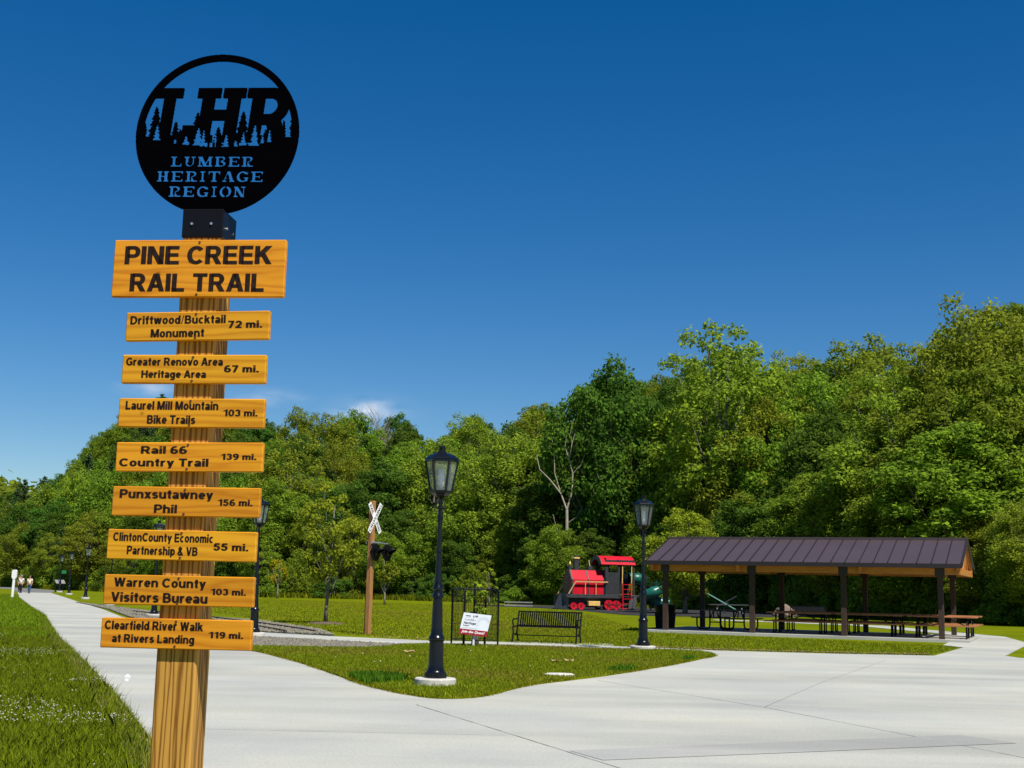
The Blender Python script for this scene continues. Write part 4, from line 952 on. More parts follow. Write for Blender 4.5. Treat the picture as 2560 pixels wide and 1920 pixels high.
# ------------------------------------------------------------------ play train
tn = thing('play_train', (3.45, 96.6, .02), R(20), 'red and black wooden play train with a cab, ladder and green tube slide', 'play structure'); tn.scale = (1.05, 1.05, 1.03)
def bx(name, boxes, mat, parent=tn, bev=.02):
    b = MB()
    for c, s_ in boxes: b.box(c, s_, bev=bev)
    return b.build(name, mat, parent)
bx('deck', [((2.75, 0, 1.02), (4.3, 2.0, .16)), ((2.75, -.98, .90), (4.2, .06, .14)), ((5.6, 0, 1.02), (1.9, 2.0, .16))], M['charcoal'])
b = MB()
for s in (-1, 1):
    b.add([(.05, 0, 0), (.05, 0, .08), (.75, s * 1.0, .0), (.80, s * 1.0, 1.10), (.55, 0, 1.18)], [[0, 2, 3, 4, 1]] if s < 0 else [[0, 1, 4, 3, 2]])
b.add([(.80, -1.0, 1.10), (.80, 1.0, 1.10), (.55, 0, 1.18), (.75, -1, 0), (.75, 1, 0)], [[0, 2, 1], [0, 1, 4, 3]])
b.build('cowcatcher', M['charcoal'], tn)
def octo(w, zb, zt, c=.33):
    h_ = zt - zb; cw = w * c
    return [(-w / 2, zb), (w / 2, zb), (w / 2, zb + h_ * .60), (w / 2 - cw * .9, zt), (-w / 2 + cw * .9, zt), (-w / 2, zb + h_ * .60)]
def along(poly, x0, x1, mb):
    n = len(poly); V = [(x, p[0], p[1]) for x in (x0, x1) for p in poly]
    mb.add(V, [list(range(n)), [n + i for i in range(n)][::-1]] + [[i, n + i, n + (i + 1) % n, (i + 1) % n] for i in range(n)])
b = MB(); along(octo(1.62, 1.12, 2.86), 1.18, 2.33, b); along(octo(1.62, 1.12, 2.86), 2.43, 3.58, b); boiler = b.build('boiler', M['red'], tn)
b = MB(); along(octo(1.70, 1.12, 2.90), 1.10, 1.18, b); along(octo(1.68, 1.12, 2.89), 2.33, 2.43, b); along(octo(1.68, 1.12, 2.89), 3.58, 3.66, b)
b.box((2.4, 0, 2.9), (2.4, .5, .03)); b.build('boiler_band', M['charcoal'], boiler)
b = MB(); along(octo(1.60, 1.14, 2.84), 1.07, 1.10, b); fr = b.build('boiler_front', M['dark_red'], boiler)
b = MB(); b.tube([(1.055, .22 * math.cos(a), 2.15 + .26 * math.sin(a)) for a in np.linspace(R(40), R(320), 16)], .018, 6); b.build('front_ring', M['panel_grey'], boiler)
ch = bx('chimney', [((1.75, 0, 3.28), (.36, .36, .80))], M['charcoal'])
bx('chimney_top', [((1.75, 0, 3.74), (.44, .44, .12))], M['gold'], ch); bx('chimney_spout', [((1.75, 0, 3.88), (.26, .26, .16))], M['charcoal'], ch)
be = bx('bell_stand', [((1.28, 0, 3.05), (.22, .22, .34))], M['charcoal'])
b = MB(); b.lathe([(.10, 3.24), (.07, 3.34), (.05, 3.46), (.0, 3.50)], 12, (1.28, 0, 0)); b.build('bell', M['gold'], be, True)
dm = bx('steam_dome', [((2.85, 0, 3.03), (.30, .30, .32))], M['charcoal'])
b = MB(); b.bar((2.84, 0, 3.18), (2.76, 0, 3.62), .05); b.build('whistle', M['gold'], dm)
cab = MB()
for y in (-.92, .92):
    cab.box((4.25, y, 1.92), (1.1, .07, 1.66)); cab.box((3.78, y, 2.95), (.22, .09, 1.4)); cab.box((4.75, y, 2.95), (.14, .09, 1.4)); cab.box((5.95, y, 2.4), (.12, .1, 2.6)); cab.box((4.25, y, 3.55), (1.2, .08, .22)); cab.box((5.3, y, 3.60), (1.4, .08, .14))
    for k in range(6): cab.box((3.86 + .16 * k, y * 1.04, 1.92), (.025, .02, 1.6))
cab.box((3.72, 0, 2.02), (.07, 1.84, 1.84)); cab.box((3.72, 0, 3.66), (.07, 1.84, .30)); cab.box((5.98, .5, 1.9), (.07, .8, 1.5)); cab.box((5.35, .93, 1.75), (1.1, .06, 1.2))
cab.build('cab', M['charcoal'], tn)
rf = MB(); n = 13
for (rad, x0, x1, nm) in ((1.22, 3.30, 6.05, 'r'),):
    V = []; ang = [R(28 + 124 * k / (n - 1)) for k in range(n)]
    for x in (x0, x1):
        for q in (rad, rad - .07): V += [(x, q * math.cos(a), 2.75 + q * math.sin(a)) for a in ang]
    F = []
    for k in range(n - 1):
        F += [[k, k + 1, 2 * n + k + 1, 2 * n + k], [n + k, 3 * n + k, 3 * n + k + 1, n + k + 1], [k, n + k, n + k + 1, k + 1], [2 * n + k, 2 * n + k + 1, 3 * n + k + 1, 3 * n + k]]
    F += [[0, 2 * n, 3 * n, n], [n - 1, 2 * n - 1, 4 * n - 1, 3 * n - 1]]
    rf.add(V, F)
cr_ = rf.build('cab_roof', M['red'], tn)
b = MB(); V = [(3.285, 1.24 * math.cos(a), 2.75 + 1.24 * math.sin(a)) for a in ang]; V2 = [(3.285, v[1] * .78, 3.38 if v[2] < 3.4 else v[2] - .3) for v in V]
b.add(V + V2, [[k, n + k, n + k + 1, k + 1] for k in range(n - 1)]); ca = b.build('roof_arch', M['charcoal'], cr_, recalc=False)
mo = ca.modifiers.new('thickness', 'SOLIDIFY'); mo.thickness = .05
for s in (-1, 1):
    b = MB(); y = s * 1.0
    b.bar((.78, y, 1.12), (1.32, y, 2.02), .07, .09, up=(0, 1, 0)); b.bar((1.28, y, 2.02), (3.85, y, 2.02), .07, .10)
    hr = b.build('handrail', M['tan'], tn)
    b = MB()
    for x in (2.08, 2.92): b.bar((x, y, 1.08), (x, y, 2.0), .035)
    b.build('rail_post', M['gold'], hr)
def wheel(x, y, r, spokes):
    b = MB(); rot = Matrix.Rotation(R(90), 3, 'X'); mb = MB(); mb.lathe([(r * .55, -.05), (r, -.05), (r, .05), (r * .55, .05), (r * .40, .03), (0.0, .03)], 24)
    b.add([(rot @ Vector(v)) + Vector((x, y, r)) for v in mb.v], mb.f); o = b.build('wheel', M['red'], tn, True, angle=R(40))
    b = MB()
    if spokes:
        for k in range(5):
            a = k * 2 * math.pi / 5 + .3; b.bar((x + .1 * math.cos(a), y - .06, r + .1 * math.sin(a)), (x + r * .92 * math.cos(a), y - .06, r + r * .92 * math.sin(a)), .045, .03, up=(0, 1, 0))
    mb = MB(); mb.lathe([(r * .34, .05), (r * .34, .065), (0, .07)], 16); b.add([(rot @ Vector(v)) + Vector((x, y, r)) for v in mb.v], mb.f)
    b.build('hub', M['dark_red'], o)
for y in (-.95, .95):
    wheel(1.20, y, .25, False); wheel(1.78, y, .25, False); wheel(3.95, y, .36, True); wheel(4.55, y, .34, True)
bx('chassis', [((3.2, 0, .52), (4.9, 1.4, .72))], M['charcoal'])
bx('step_box', [((2.75, -.98, .45), (.9, .32, .34))], M['gold'])
b = MB()
for x in (5.02, 5.70): b.bar((x, -1.06, 0), (x, -1.06, 1.98), .06)
for k in range(6): b.bar((5.02, -1.06, .12 + .35 * k), (5.70, -1.06, .12 + .35 * k), .045)
b.build('ladder', M['red'], tn)
b = MB()
for x in (5.0, 5.74): b.bar((x, -1.0, 1.1), (x, -1.0, 3.2), .06)
b.build('grab_bar', M['gold'], tn)
b = MB(); b.bar((6.0, -.8, 1.0), (5.35, -1.9, .1), .5, .06); b.bar((6.1, -.85, 1.05), (5.35, -2.0, .12), .06, .2); b.build('climbing_ramp', M['charcoal'], tn)
path = [(6.0, .1, 2.35), (6.6, .1, 2.35), (7.2, .0, 2.28), (7.8, -.35, 2.1), (8.1, -.95, 1.85), (7.8, -1.5, 1.6), (7.2, -1.6, 1.35), (6.8, -1.2, 1.12), (7.0, -.6, .95), (7.6, -.3, .8), (8.3, -.4, .62), (9.0, -.7, .5)]
def catmull(P, k=5):
    P = [np.array(p, float) for p in P]; out = []
    for i in range(len(P) - 1):
        a, b_, c_, d = P[max(i - 1, 0)], P[i], P[i + 1], P[min(i + 2, len(P) - 1)]
        for t in np.linspace(0, 1, k, endpoint=False): out.append(.5 * ((2 * b_) + (-a + c_) * t + (2 * a - 5 * b_ + 4 * c_ - d) * t * t + (-a + 3 * b_ - 3 * c_ + d) * t ** 3))
    return out + [P[-1]]
b = MB(); pp = catmull(path, 5); b.tube(pp, [.40 + (.03 if i % 6 == 0 else 0) for i in range(len(pp))], 16, cap=False); sl = b.build('tube_slide', M['green'], tn, True, recalc=False)
so = sl.modifiers.new('thickness', 'SOLIDIFY'); so.thickness = .03
b = MB(); b.bar((8.0, -.6, 0), (8.0, -.6, 1.6), .09); b.bar((7.3, -1.0, 0), (7.3, -1.0, 2.0), .09); b.build('slide_leg', M['charcoal'], tn)

# playground bits behind the pavilion
pb = thing('playground_edging', (.9, 103.5, 0), R(-6), 'two grey timber rails on low blocks left of the play train', 'edging')
b = MB(); b.box((0, 0, .38), (2.3, .14, .10)); b.box((0, 0, .12), (2.3, .14, .12)); b.build('timber_rail', M['panel_grey'], pb)
b = MB()
for x in (-1, 0, 1): b.box((x, .08, .22), (.12, .12, .44))
b.build('block', M['charcoal'], pb)
ss = thing('seesaw', (15.6, 92.0, .02), R(-8), 'pale teal seesaw with crossed planks seen beneath the pavilion roof', 'seesaw')
b = MB(); b.bar((-1.2, 0, 1.42), (1.15, 0, .12), .30, .07); b.build('plank', M['teal'], ss)
b = MB(); b.bar((-.9, .5, .25), (.9, .5, 1.25), .22, .07); b.build('plank', M['charcoal'], ss)
b = MB(); b.bar((0, .1, 0), (0, .1, .78), .14); b.bar((-.25, .25, .74), (.3, .25, .74), .09); b.build('pivot', M['charcoal'], ss)
fb = thing('picnic_table', (13.2, 76.5, .02), R(5), 'small far picnic table standing beyond the pavilion, by the teal seesaw', 'picnic table')
b = MB(); b.box((0, 0, .78), (2.3, .8, .06), bev=.01); b.build('tabletop', M['charcoal'], fb)
b = MB(); b.box((0, -.75, .46), (2.1, .28, .05)); b.box((0, .75, .46), (2.1, .28, .05)); b.build('bench_seat', M['charcoal'], fb)
b = MB()
for x in (-.75, .75): b.bar((x, -.75, .43), (x, .75, .43), .06); b.bar((x, -.6, .02), (x, -.2, .76), .06); b.bar((x, .6, .02), (x, .2, .76), .06)
b.build('leg_frame', M['black'], fb)
bm = bmesh.new(); bmesh.ops.create_icosphere(bm, subdivisions=4, radius=1)
rr = np.random.default_rng(4)
for v in bm.verts:
    k = 1 + .10 * math.sin(v.co.x * 5 + 1) * math.cos(v.co.y * 4) + .06 * math.sin(v.co.z * 9 + v.co.x * 7); v.co = Vector((v.co.x * 1.15 * k, v.co.y * .9 * k, v.co.z * 1.02 * k))
me = bpy.data.meshes.new('climbing_boulder'); bm.to_mesh(me); bm.free(); me.materials.append(M['boulder'])
bo = link(bpy.data.objects.new('climbing_boulder', me)); bo.location = (18.9, 87, .0); bo.scale = (.72, .72, .74); tag(bo, 'tan climbing boulder in the playground behind the picnic tables', 'boulder')

# ------------------------------------------------------------------ railway strip in the gravel
def rail_pts(off):
    base = np.array([(-17.0, 61.5), (-13.2, 55.3), (-10.8, 50.7), (-9.0, 47.2), (-7.3, 43.6), (-6.05, 40.6)]); out = []
    for i, p_ in enumerate(base):
        d = base[min(i + 1, len(base) - 1)] - base[max(i - 1, 0)]; d = d / np.linalg.norm(d); out.append(p_ + np.array([-d[1], d[0]]) * off)
    return catmull([(q[0], q[1], .075) for q in out], 4)
rt = thing('rail_track', (-9, 47.4, 0), 0, 'rusty narrow railway track curving through the grey gravel bed', 'rail track')
for off in (0.0, -.95):
    b = MB(); P_ = [Vector(q) - Vector((-9, 47.4, 0)) for q in rail_pts(off)]
    for a, c_ in zip(P_[:-1], P_[1:]): b.bar(a, c_, .065, .09)
    b.build('rail', M['rust'], rt)

# ------------------------------------------------------------------ far-left trail furniture
wp = thing('marker_post', (-37.08, 95.8, 0), 0, 'white marker post with a wider paddle head at the left edge of the meadow', 'marker post')
b = MB(); b.box((.0, 0, .70), (.17, .13, 1.46), bev=.02); b.build('stem', M['white'], wp)
b = MB(); b.add([(x, y, z) for y in (-.08, .08) for x, z in ((-.085, 1.40), (.085, 1.40), (.18, 1.56), (.18, 2.02), (.10, 2.10), (-.10, 2.10), (-.18, 2.02), (-.18, 1.56))],
       [[7, 6, 5, 4, 3, 2, 1, 0], [8, 9, 10, 11, 12, 13, 14, 15]] + [[k, (k + 1) % 8, 8 + (k + 1) % 8, 8 + k] for k in range(8)]); b.build('paddle_head', M['white'], wp)
wp.rotation_euler = (0, R(1.2), 0)
ip = thing('info_panel', (-48.9, 139.5, 0), R(35), 'slanted grey information panel on a dark frame beside the far path', 'information panel')
b = MB(); b.bar((-.45, -.30, .95), (-.45, .35, 1.28), .06); b.box((0, .02, 1.12), (1.0, .85, .05), rot=Matrix.Rotation(R(27), 3, 'X')); b.build('panel', M['panel_grey'], ip)
for x in (-.4, .4):
    b = MB(); b.bar((x, .1, 0), (x, .1, 1.05), .10); b.bar((x, -.3, .9), (x, .1, .5), .07); b.build('leg', M['black'], ip)
gs = thing('small_sign', (-49.6, 142.5, 0), R(12), 'small green sign on a thin dark post at the far edge of the wood', 'sign')
b = MB(); b.box((0, -.03, 2.2), (.48, .03, .36)); b.build('sign_face', M['sign_green'], gs)
b = MB(); b.bar((0, 0, 0), (0, 0, 2.45), .06); b.build('post', M['black'], gs)
mf = thing('marker_flag', (-5.30, 17.6, 0), R(20), 'small white utility flag on a bent wire beside the path edge', 'flag')
b = MB(); b.tube([(-.03, 0, 0), (.03, 0, .13), (.09, 0, .24), (.13, 0, .275)], .0025, 5); b.build('wire', M['steel'], mf)
b = MB(); b.add([(.10, 0, .235), (.155, .01, .215), (.185, -.005, .275), (.145, .012, .315), (.11, 0, .29)], [[0, 1, 2, 3, 4]]); fl = b.build('flag_sheet', M['white'], mf)
so = fl.modifiers.new('thickness', 'SOLIDIFY'); so.thickness = .002
for i, (x, y, lab) in enumerate([(1.02, 26.6, 'left of two curled brown dead leaves on the island lawn, near the second lamp'), (1.32, 27.0, 'right of two curled brown dead leaves on the island lawn, near the second lamp'), (-2.2, 29.2, 'brown dead leaf on the island lawn behind the nearest lamp')]):
    b = MB(); rr = random.Random(i); n = 9
    V = [(0, 0, .03)] + [(.10 * (1 + .4 * rr.random()) * math.cos(2 * math.pi * k / n), .08 * (1 + .4 * rr.random()) * math.sin(2 * math.pi * k / n), .02 + .06 * rr.random()) for k in range(n)]
    b.add(V, [[0, 1 + k, 1 + (k + 1) % n] for k in range(n)]); o = b.build('dead_leaf', M['dead_leaf']); o.location = (x, y, .075)
    so = o.modifiers.new('thickness', 'SOLIDIFY'); so.thickness = .004; tag(o, lab, 'leaf', 'dead leaves on the island lawn')
b = MB(); b.lathe([(.24, -.02), (.25, .025), (.20, .045), (.0, .05)], 11); o = b.build('flat_stone', M['pale_stone']); o.location = (.95, 22.9, .06); o.scale = (1.1, .7, 1); tag(o, 'pale flat stone set in the island lawn near the plaza edge', 'stone')

# ------------------------------------------------------------------ people on the far path
def person(loc, rz, label, shirt, trous, hairm, h=1.68, stride=.16, arms=0.0):
    t = thing('person', loc, rz, label, 'person', 'people walking on the far path')
    k = h / 1.75
    def skin(name, pts, edges, mat, parent, root=0, sub=1):
        me = bpy.data.meshes.new(name); me.from_pydata([tuple(np.array(p_[:3]) * k) for p_ in pts], edges, []); me.materials.append(mat)
        o = link(bpy.data.objects.new(name, me), parent)
        o.modifiers.new('skin', 'SKIN'); 
        for i, p_ in enumerate(pts): me.skin_vertices[0].data[i].radius = (p_[3] * k, (p_[4] if len(p_) > 4 else p_[3]) * k)
        me.skin_vertices[0].data[root].use_root = True
        s_ = o.modifiers.new('sub', 'SUBSURF'); s_.levels = sub; s_.render_levels = sub
        return o
    P_ = [(0, 0, .95, .13, .10), (0, 0, 1.15, .125, .09), (0, 0, 1.38, .15, .10), (0, 0, 1.50, .055), (0, -.015, 1.58, .06), (0, -.02, 1.66, .078, .088), (0, -.01, 1.73, .06)]
    E = [(i, i + 1) for i in range(6)]
    for s in (-1, 1):
        n = len(P_); f = stride * s
        P_ += [(s * .19, 0, 1.40, .055), (s * .245, .02 + f * .3, 1.14, .042), (s * .235, -.06 - arms - f * .5, .90, .032), (s * .232, -.09 - arms - f * .5, .82, .030, .016)]
        E += [(2, n), (n, n + 1), (n + 1, n + 2), (n + 2, n + 3)]
        for q, (dx, ln) in enumerate(((-.022, .075), (-.007, .085), (.008, .08), (.022, .065))):
            m_ = len(P_); P_ += [(s * .232 + dx * .2, -.09 - arms - f * .5 + dx, .78, .009), (s * .228, -.105 - arms - f * .5 + dx * 1.2, .80 - ln, .007)]; E += [(n + 3, m_), (m_, m_ + 1)]
        m_ = len(P_); P_ += [(s * .21, -.135 - arms - f * .5, .80, .010), (s * .208, -.15 - arms - f * .5, .765, .008)]; E += [(n + 3, m_), (m_, m_ + 1)]
        n = len(P_)
        P_ += [(s * .09, 0, .86, .085), (s * .10, -f * .55, .48, .058), (s * .10, -f + (.06 if f < 0 else 0), .08, .038), (s * .11, -f - .12, .035, .032)]
        E += [(0, n), (n, n + 1), (n + 1, n + 2), (n + 2, n + 3)]
    n = len(P_); P_ += [(0, -.115, 1.655, .012), (0, -.10, 1.61, .014)]; E += [(5, n), (4, n + 1)]
    skin('body', P_, E, M['skin'], t)
    Q = [(0, 0, .93, .145, .115), (0, 0, 1.15, .145, .11), (0, 0, 1.40, .165, .115)]; E2 = [(0, 1), (1, 2)]
    for s in (-1, 1):
        f = stride * s; n = len(Q); Q += [(s * .20, 0, 1.40, .072), (s * .243, .01 + f * .2, 1.20, .062)]; E2 += [(2, n), (n, n + 1)]
    skin('shirt', Q, E2, shirt, t)
    Q = [(0, 0, .97, .14, .11)]; E2 = []
    for s in (-1, 1):
        f = stride * s; n = len(Q); Q += [(s * .092, 0, .84, .10), (s * .10, -f * .55, .48, .075), (s * .10, -f + (.06 if f < 0 else 0), .10, .062)]; E2 += [(0, n), (n, n + 1), (n + 1, n + 2)]
    skin('trousers', Q, E2, trous, t)
    for s in (-1, 1):
        f = stride * s; b = MB(); b.box((s * .105 * k, (-f - .06 + (.06 if f < 0 else 0)) * k, .045), (.095, .27, .09), bev=.03); b.build('shoe', M['shoe'], t)
    bm = bmesh.new(); bmesh.ops.create_uvsphere(bm, u_segments=14, v_segments=9, radius=1)
    for v in bm.verts: v.co = Vector((v.co.x * .098, v.co.y * .108 + .012, max(v.co.z, -.35 if v.co.y > 0 else .12) * .112 + 1.685)) * k
    me = bpy.data.meshes.new('hair'); bm.to_mesh(me); bm.free(); me.materials.append(hairm); link(bpy.data.objects.new('hair', me), t)
    b = MB()
    for s in (-1, 1): b.box((s * .033 * k, -.108 * k, 1.672 * k), (.018, .01, .010))
    b.build('eye', M['hair'], t)
    return t
person((-47.45, 124.6, .02), R(-4), 'person in a white shirt and dark trousers with hands held low, on the far path', M['shirt'], M['dark_trousers'], M['hair_grey'], 1.70, .10, .06)
person((-46.25, 123.6, .02), R(6), 'person in a cream shirt and blue jeans, rightmost of three walkers on the far path', M['shirt_cream'], M['jeans'], M['hair'], 1.68, .14)
person((-51.6, 135.0, .02), R(0), 'person in dark clothes half hidden behind the white marker post and another walker', M['navy'], M['dark_trousers'], M['hair'], 1.76, .18)

# ------------------------------------------------------------------ trees
TR = np.random.default_rng(2024)
def leaf_mesh(name, Pn, Nn, size, mat, parent, aspect=.55):
    n = len(Pn); N_ = Nn + TR.normal(0, .5, (n, 3)); N_ /= np.linalg.norm(N_, axis=1)[:, None]
    d = TR.normal(0, 1, (n, 3)); d[:, 2] -= .35; d -= N_ * (d * N_).sum(1)[:, None]; d /= np.linalg.norm(d, axis=1)[:, None] + 1e-9
    t = np.cross(N_, d); s = size * TR.uniform(.6, 1.35, (n, 1))
    a = Pn - d * s * .5; b_ = Pn + t * s * aspect * .5 - N_ * s * .04; c_ = Pn + d * s * .5 - N_ * s * .14; e = Pn - t * s * aspect * .5 - N_ * s * .04
    V = np.stack([a, b_, c_, e], 1).reshape(-1, 3)
    return raw(name, V, np.arange(n * 4).reshape(n, 4), mat, parent)
def tree(name, seed, h, w, kind, nclump, nleaf, leaf, base=.28, airy=0.0, barkm=None, shape='round', loc=(0, 0, -500), girth=1.0):
    """trunk with tapering limbs, and a crown of leaf clumps spread through the crown's volume"""
    global TR
    TR = np.random.default_rng(seed); r = random.Random(seed)
    t = bpy.data.objects.new(name, None); COL.objects.link(t); t.location = loc
    zb = h * base; cz = (zb + h) / 2; rz = (h - zb) / 2
    C_ = []
    k = 0
    while len(C_) < nclump and k < nclump * 60:
        k += 1
        d = TR.normal(0, 1, 3); d /= np.linalg.norm(d); q = TR.uniform(.35, 1.0) ** .45
        u = d * q
        if shape == 'round': sx = 1.0 if u[2] < .1 else 1.0 - .25 * u[2] ** 2
        elif shape == 'tall': sx = .8 + .25 * math.cos(u[2] * 1.7 - .2)
        elif shape == 'dome': sx = 1.0; u = np.array([u[0], u[1], abs(u[2]) * 1.9 - .9])
        else: sx = 1.0
        wob = 1 + .22 * math.sin(3 * math.atan2(u[1], u[0]) + seed) * (1 - abs(u[2]))
        c_ = np.array([u[0] * sx * w / 2 * wob, u[1] * sx * w / 2 * wob, cz + u[2] * rz])
        rad = w * r.uniform(.055, .145) * (1.0 - .3 * max(0, u[2]))
        if c_[2] - rad * .5 < .3: c_[2] = rad * .6 + .3
        if len(C_) % 9 == 4 and u[2] > .2: c_ = c_ * np.array([1.12, 1.12, 1.06])
        C_.append((c_, rad))
    b = MB(); tw = (h * .013 + .05) * girth
    lean = np.array([r.uniform(-.04, .04), r.uniform(-.04, .04)])
    tp = [(lean[0] * h * u ** 1.5 + .02 * h * math.sin(u * 5 + seed) * u * .5, lean[1] * h * u ** 1.5, h * u * .88) for u in np.linspace(0, 1, 8)]
    b.tube(tp, [tw * (1.35 if i == 0 else 1) * (1 - .85 * i / 7) + .015 for i in range(8)], 8)
    for i, (c_, rad) in enumerate(C_):
        if i % (5 if airy < .3 else 4): continue
        u = np.clip((c_[2] - .22 * h) / h * r.uniform(.5, .85), .15, .78) ; j = u / .88 * 7; j0 = int(min(j, 6)); f = j - j0
        p0 = np.array(tp[j0]) * (1 - f) + np.array(tp[j0 + 1]) * f
        mid = p0 * .45 + c_ * .55 + np.array([0, 0, -.04 * h + r.uniform(-.02, .02) * h]); rb = tw * .42 * (1 - u * .6)
        b.tube([p0, p0 * .72 + mid * .28 + np.array([0, 0, -.008 * h]), mid, c_], [rb, rb * .8, rb * .5, rb * .15 + .008], 5, cap=False)
    b.build('trunk', barkm or M['bark'], t, True, recalc=False)
    tot = sum(c_[1] ** 2 for c_ in C_); Ps, Ns = [], []
    for c_, rad in C_:
        n = max(12, int(nleaf * rad ** 2 / tot)); d = TR.normal(0, 1, (n, 3)); d /= np.linalg.norm(d, axis=1)[:, None]
        lo = d[:, 2] < -.55; d[lo, 2] *= -TR.uniform(.0, 1.0, lo.sum()); d /= np.linalg.norm(d, axis=1)[:, None]
        q = TR.uniform(.45 if airy < .3 else .2, 1.05, (n, 1)) ** .5
        sc_ = np.array([1.02, 1.02, 1.05])
        Ps.append(c_ + d * q * rad * sc_ * TR.uniform(.75, 1.25, (n, 1))); Ns.append(d * .8 + np.array([0.05, -.12, .34]))
    leaf_mesh('crown', np.concatenate(Ps), np.concatenate(Ns), leaf, LEAF[kind], t)
    return t
def pine(name, seed, h, w, loc=(0, 0, -500)):
    global TR
    TR = np.random.default_rng(seed); r = random.Random(seed)
    t = bpy.data.objects.new(name, None); COL.objects.link(t); t.location = loc
    b = MB(); b.tube([(0, 0, 0), (.1, 0, h * .5), (0, 0, h * .98)], [h * .014, h * .009, .03], 8); Ps, Ns = [], []
    nl = int(h * 1.5)
    for i in range(nl):
        u = i / (nl - 1); z = h * (.18 + .80 * u); L_ = w / 2 * (1 - u) ** .75 * r.uniform(.7, 1.2) + .35
        for k in range(5):
            a = r.uniform(0, 6.28); l = L_ * r.uniform(.55, 1.15); n = max(10, int(42 * l))
            tt = TR.uniform(.12, 1, n); rise = .35 + .5 * u
            p_ = np.c_[np.cos(a) * l * tt, np.sin(a) * l * tt, z + l * (rise * tt ** 2 - .12 * tt)] + TR.normal(0, .11 + .02 * l, (n, 3))
            Ps.append(p_); Ns.append(np.tile([0.2 * np.cos(a), .2 * np.sin(a), .8], (n, 1)))
            b.tube([(0, 0, z), (np.cos(a) * l * .6, np.sin(a) * l * .6, z + l * (.36 * rise - .07)), (np.cos(a) * l * .95, np.sin(a) * l * .95, z + l * (rise * .9 - .11))], [.05, .03, .012], 4, cap=False)
    b.build('trunk', M['bark'], t, True, recalc=False)
    leaf_mesh('crown', np.concatenate(Ps), np.concatenate(Ns), .42, LEAF['pine'], t, .42)
    return t
NL = 34000
PROTO = {
 'dark': [tree('broadleaf_tree', 1, 16, 9.5, 'dark', 230, NL, .32, .2), tree('broadleaf_tree', 2, 17, 8.2, 'dark', 210, NL, .32, .14, shape='tall')],
 'mid': [tree('broadleaf_tree', 3, 15, 8.6, 'mid', 220, NL, .30, .12), tree('broadleaf_tree', 4, 17, 8.0, 'mid', 230, NL, .30, .12, shape='tall'), tree('broadleaf_tree', 5, 14, 9.0, 'mid', 200, 32000, .30, .10)],
 'olive': [tree('broadleaf_tree', 6, 16, 9.0, 'olive', 250, 32000, .27, .12, .4), tree('broadleaf_tree', 7, 17, 8.2, 'olive', 240, 32000, .27, .12, .5, shape='tall'), tree('broadleaf_tree', 8, 15, 8.6, 'olive', 230, 32000, .28, .10, .3)],
 'bright': [tree('broadleaf_tree', 9, 13, 7.6, 'bright', 150, 26000, .27, .12, .3)],
 'pine': [pine('pine_tree', 20, 17, 7.0), pine('pine_tree', 21, 19, 8.0)],
 'shrub': [tree('shrub', 12, 3.4, 4.4, 'mid', 70, 9000, .19, .04, shape='dome'), tree('shrub', 13, 2.6, 3.8, 'olive', 60, 8000, .17, .04, shape='dome'), tree('shrub', 14, 4.6, 4.6, 'dark', 75, 10000, .20, .04, shape='dome')],
}
PH = {'dark': [16, 17], 'mid': [15, 17, 14], 'olive': [16, 17, 15], 'bright': [13], 'pine': [17, 19], 'shrub': [3.4, 2.6, 4.6]}
PW = {'dark': [9.5, 8.2], 'mid': [8.6, 8.0, 9.0], 'olive': [9, 8.2, 8.6], 'bright': [7.6], 'pine': [7, 8], 'shrub': [4.4, 3.8, 4.6]}
USED = set()
KINDN = {'dark': 'dark green broadleaf tree', 'mid': 'mid green broadleaf tree', 'olive': 'olive green airy tree', 'bright': 'bright yellow green tree', 'pine': 'dark pine tree', 'shrub': 'leafy shrub'}
def region(x, y):
    a = x / max(y, 1)
    d = y - float(treeline(x)); 
    if a < -.30: s = 'left of the sign'
    elif a < -.12: s = 'behind the crossing post'
    elif a < .10: s = 'behind the play train'
    else: s = 'behind the pavilion'
    return ('at the wood edge ' if d < 12 else 'on the lower slope ' if d < 48 else 'along the ridge ') + s
def place(kind, v, x, y, sz, sw=None, rot=None, label=None, group=None, z=None):
    p_ = PROTO[kind][v]
    if p_.name in USED: o = copy_tree(p_)
    else: o = p_; USED.add(p_.name)
    sh = sz / PH[kind][v]; swd = (sw / PW[kind][v]) if sw else sh
    o.location = (x, y, (float(hill(x, y)) if z is None else z) - .05); o.scale = (swd, swd, sh)
    o.rotation_euler = (0, 0, rot if rot is not None else TRR.uniform(0, 6.28))
    if label: tag(o, label, 'shrub' if kind == 'shrub' else 'tree', group)
    else:
        l_ = KINDN[kind] + ' ' + region(x, y); tag(o, l_, 'shrub' if kind == 'shrub' else 'tree', l_.replace(KINDN[kind], KINDN[kind] + 's'))
    return o
TRR = random.Random(77)
# solitary trees the photo shows on their own
place('dark', 0, 9.9, 124, 23.5, 11.5, 1.0, 'tall dark green rounded tree standing above the play train', None)
place('olive', 1, 19.5, 116, 26.0, 13.5, 2.2, 'tallest airy light green tree behind the left end of the pavilion', None)
place('olive', 0, 34.4, 90, 20.5, 11.0, .4, 'large pale green tree at the right edge of the wood', None)
place('bright', 0, 12.3, 88.5, 7.3, 5.2, .9, 'small bright yellow green tree behind the left end of the pavilion roof', None)
place('mid', 2, 4.4, 117.8, 7.4, 5.6, .3, 'low bushy green tree in front of the bleached dead snag, left of its trunk', None)
place('dark', 1, 7.4, 118.0, 6.9, 5.2, 1.3, 'low dark bushy tree in front of the bleached dead snag, above the play train', None)
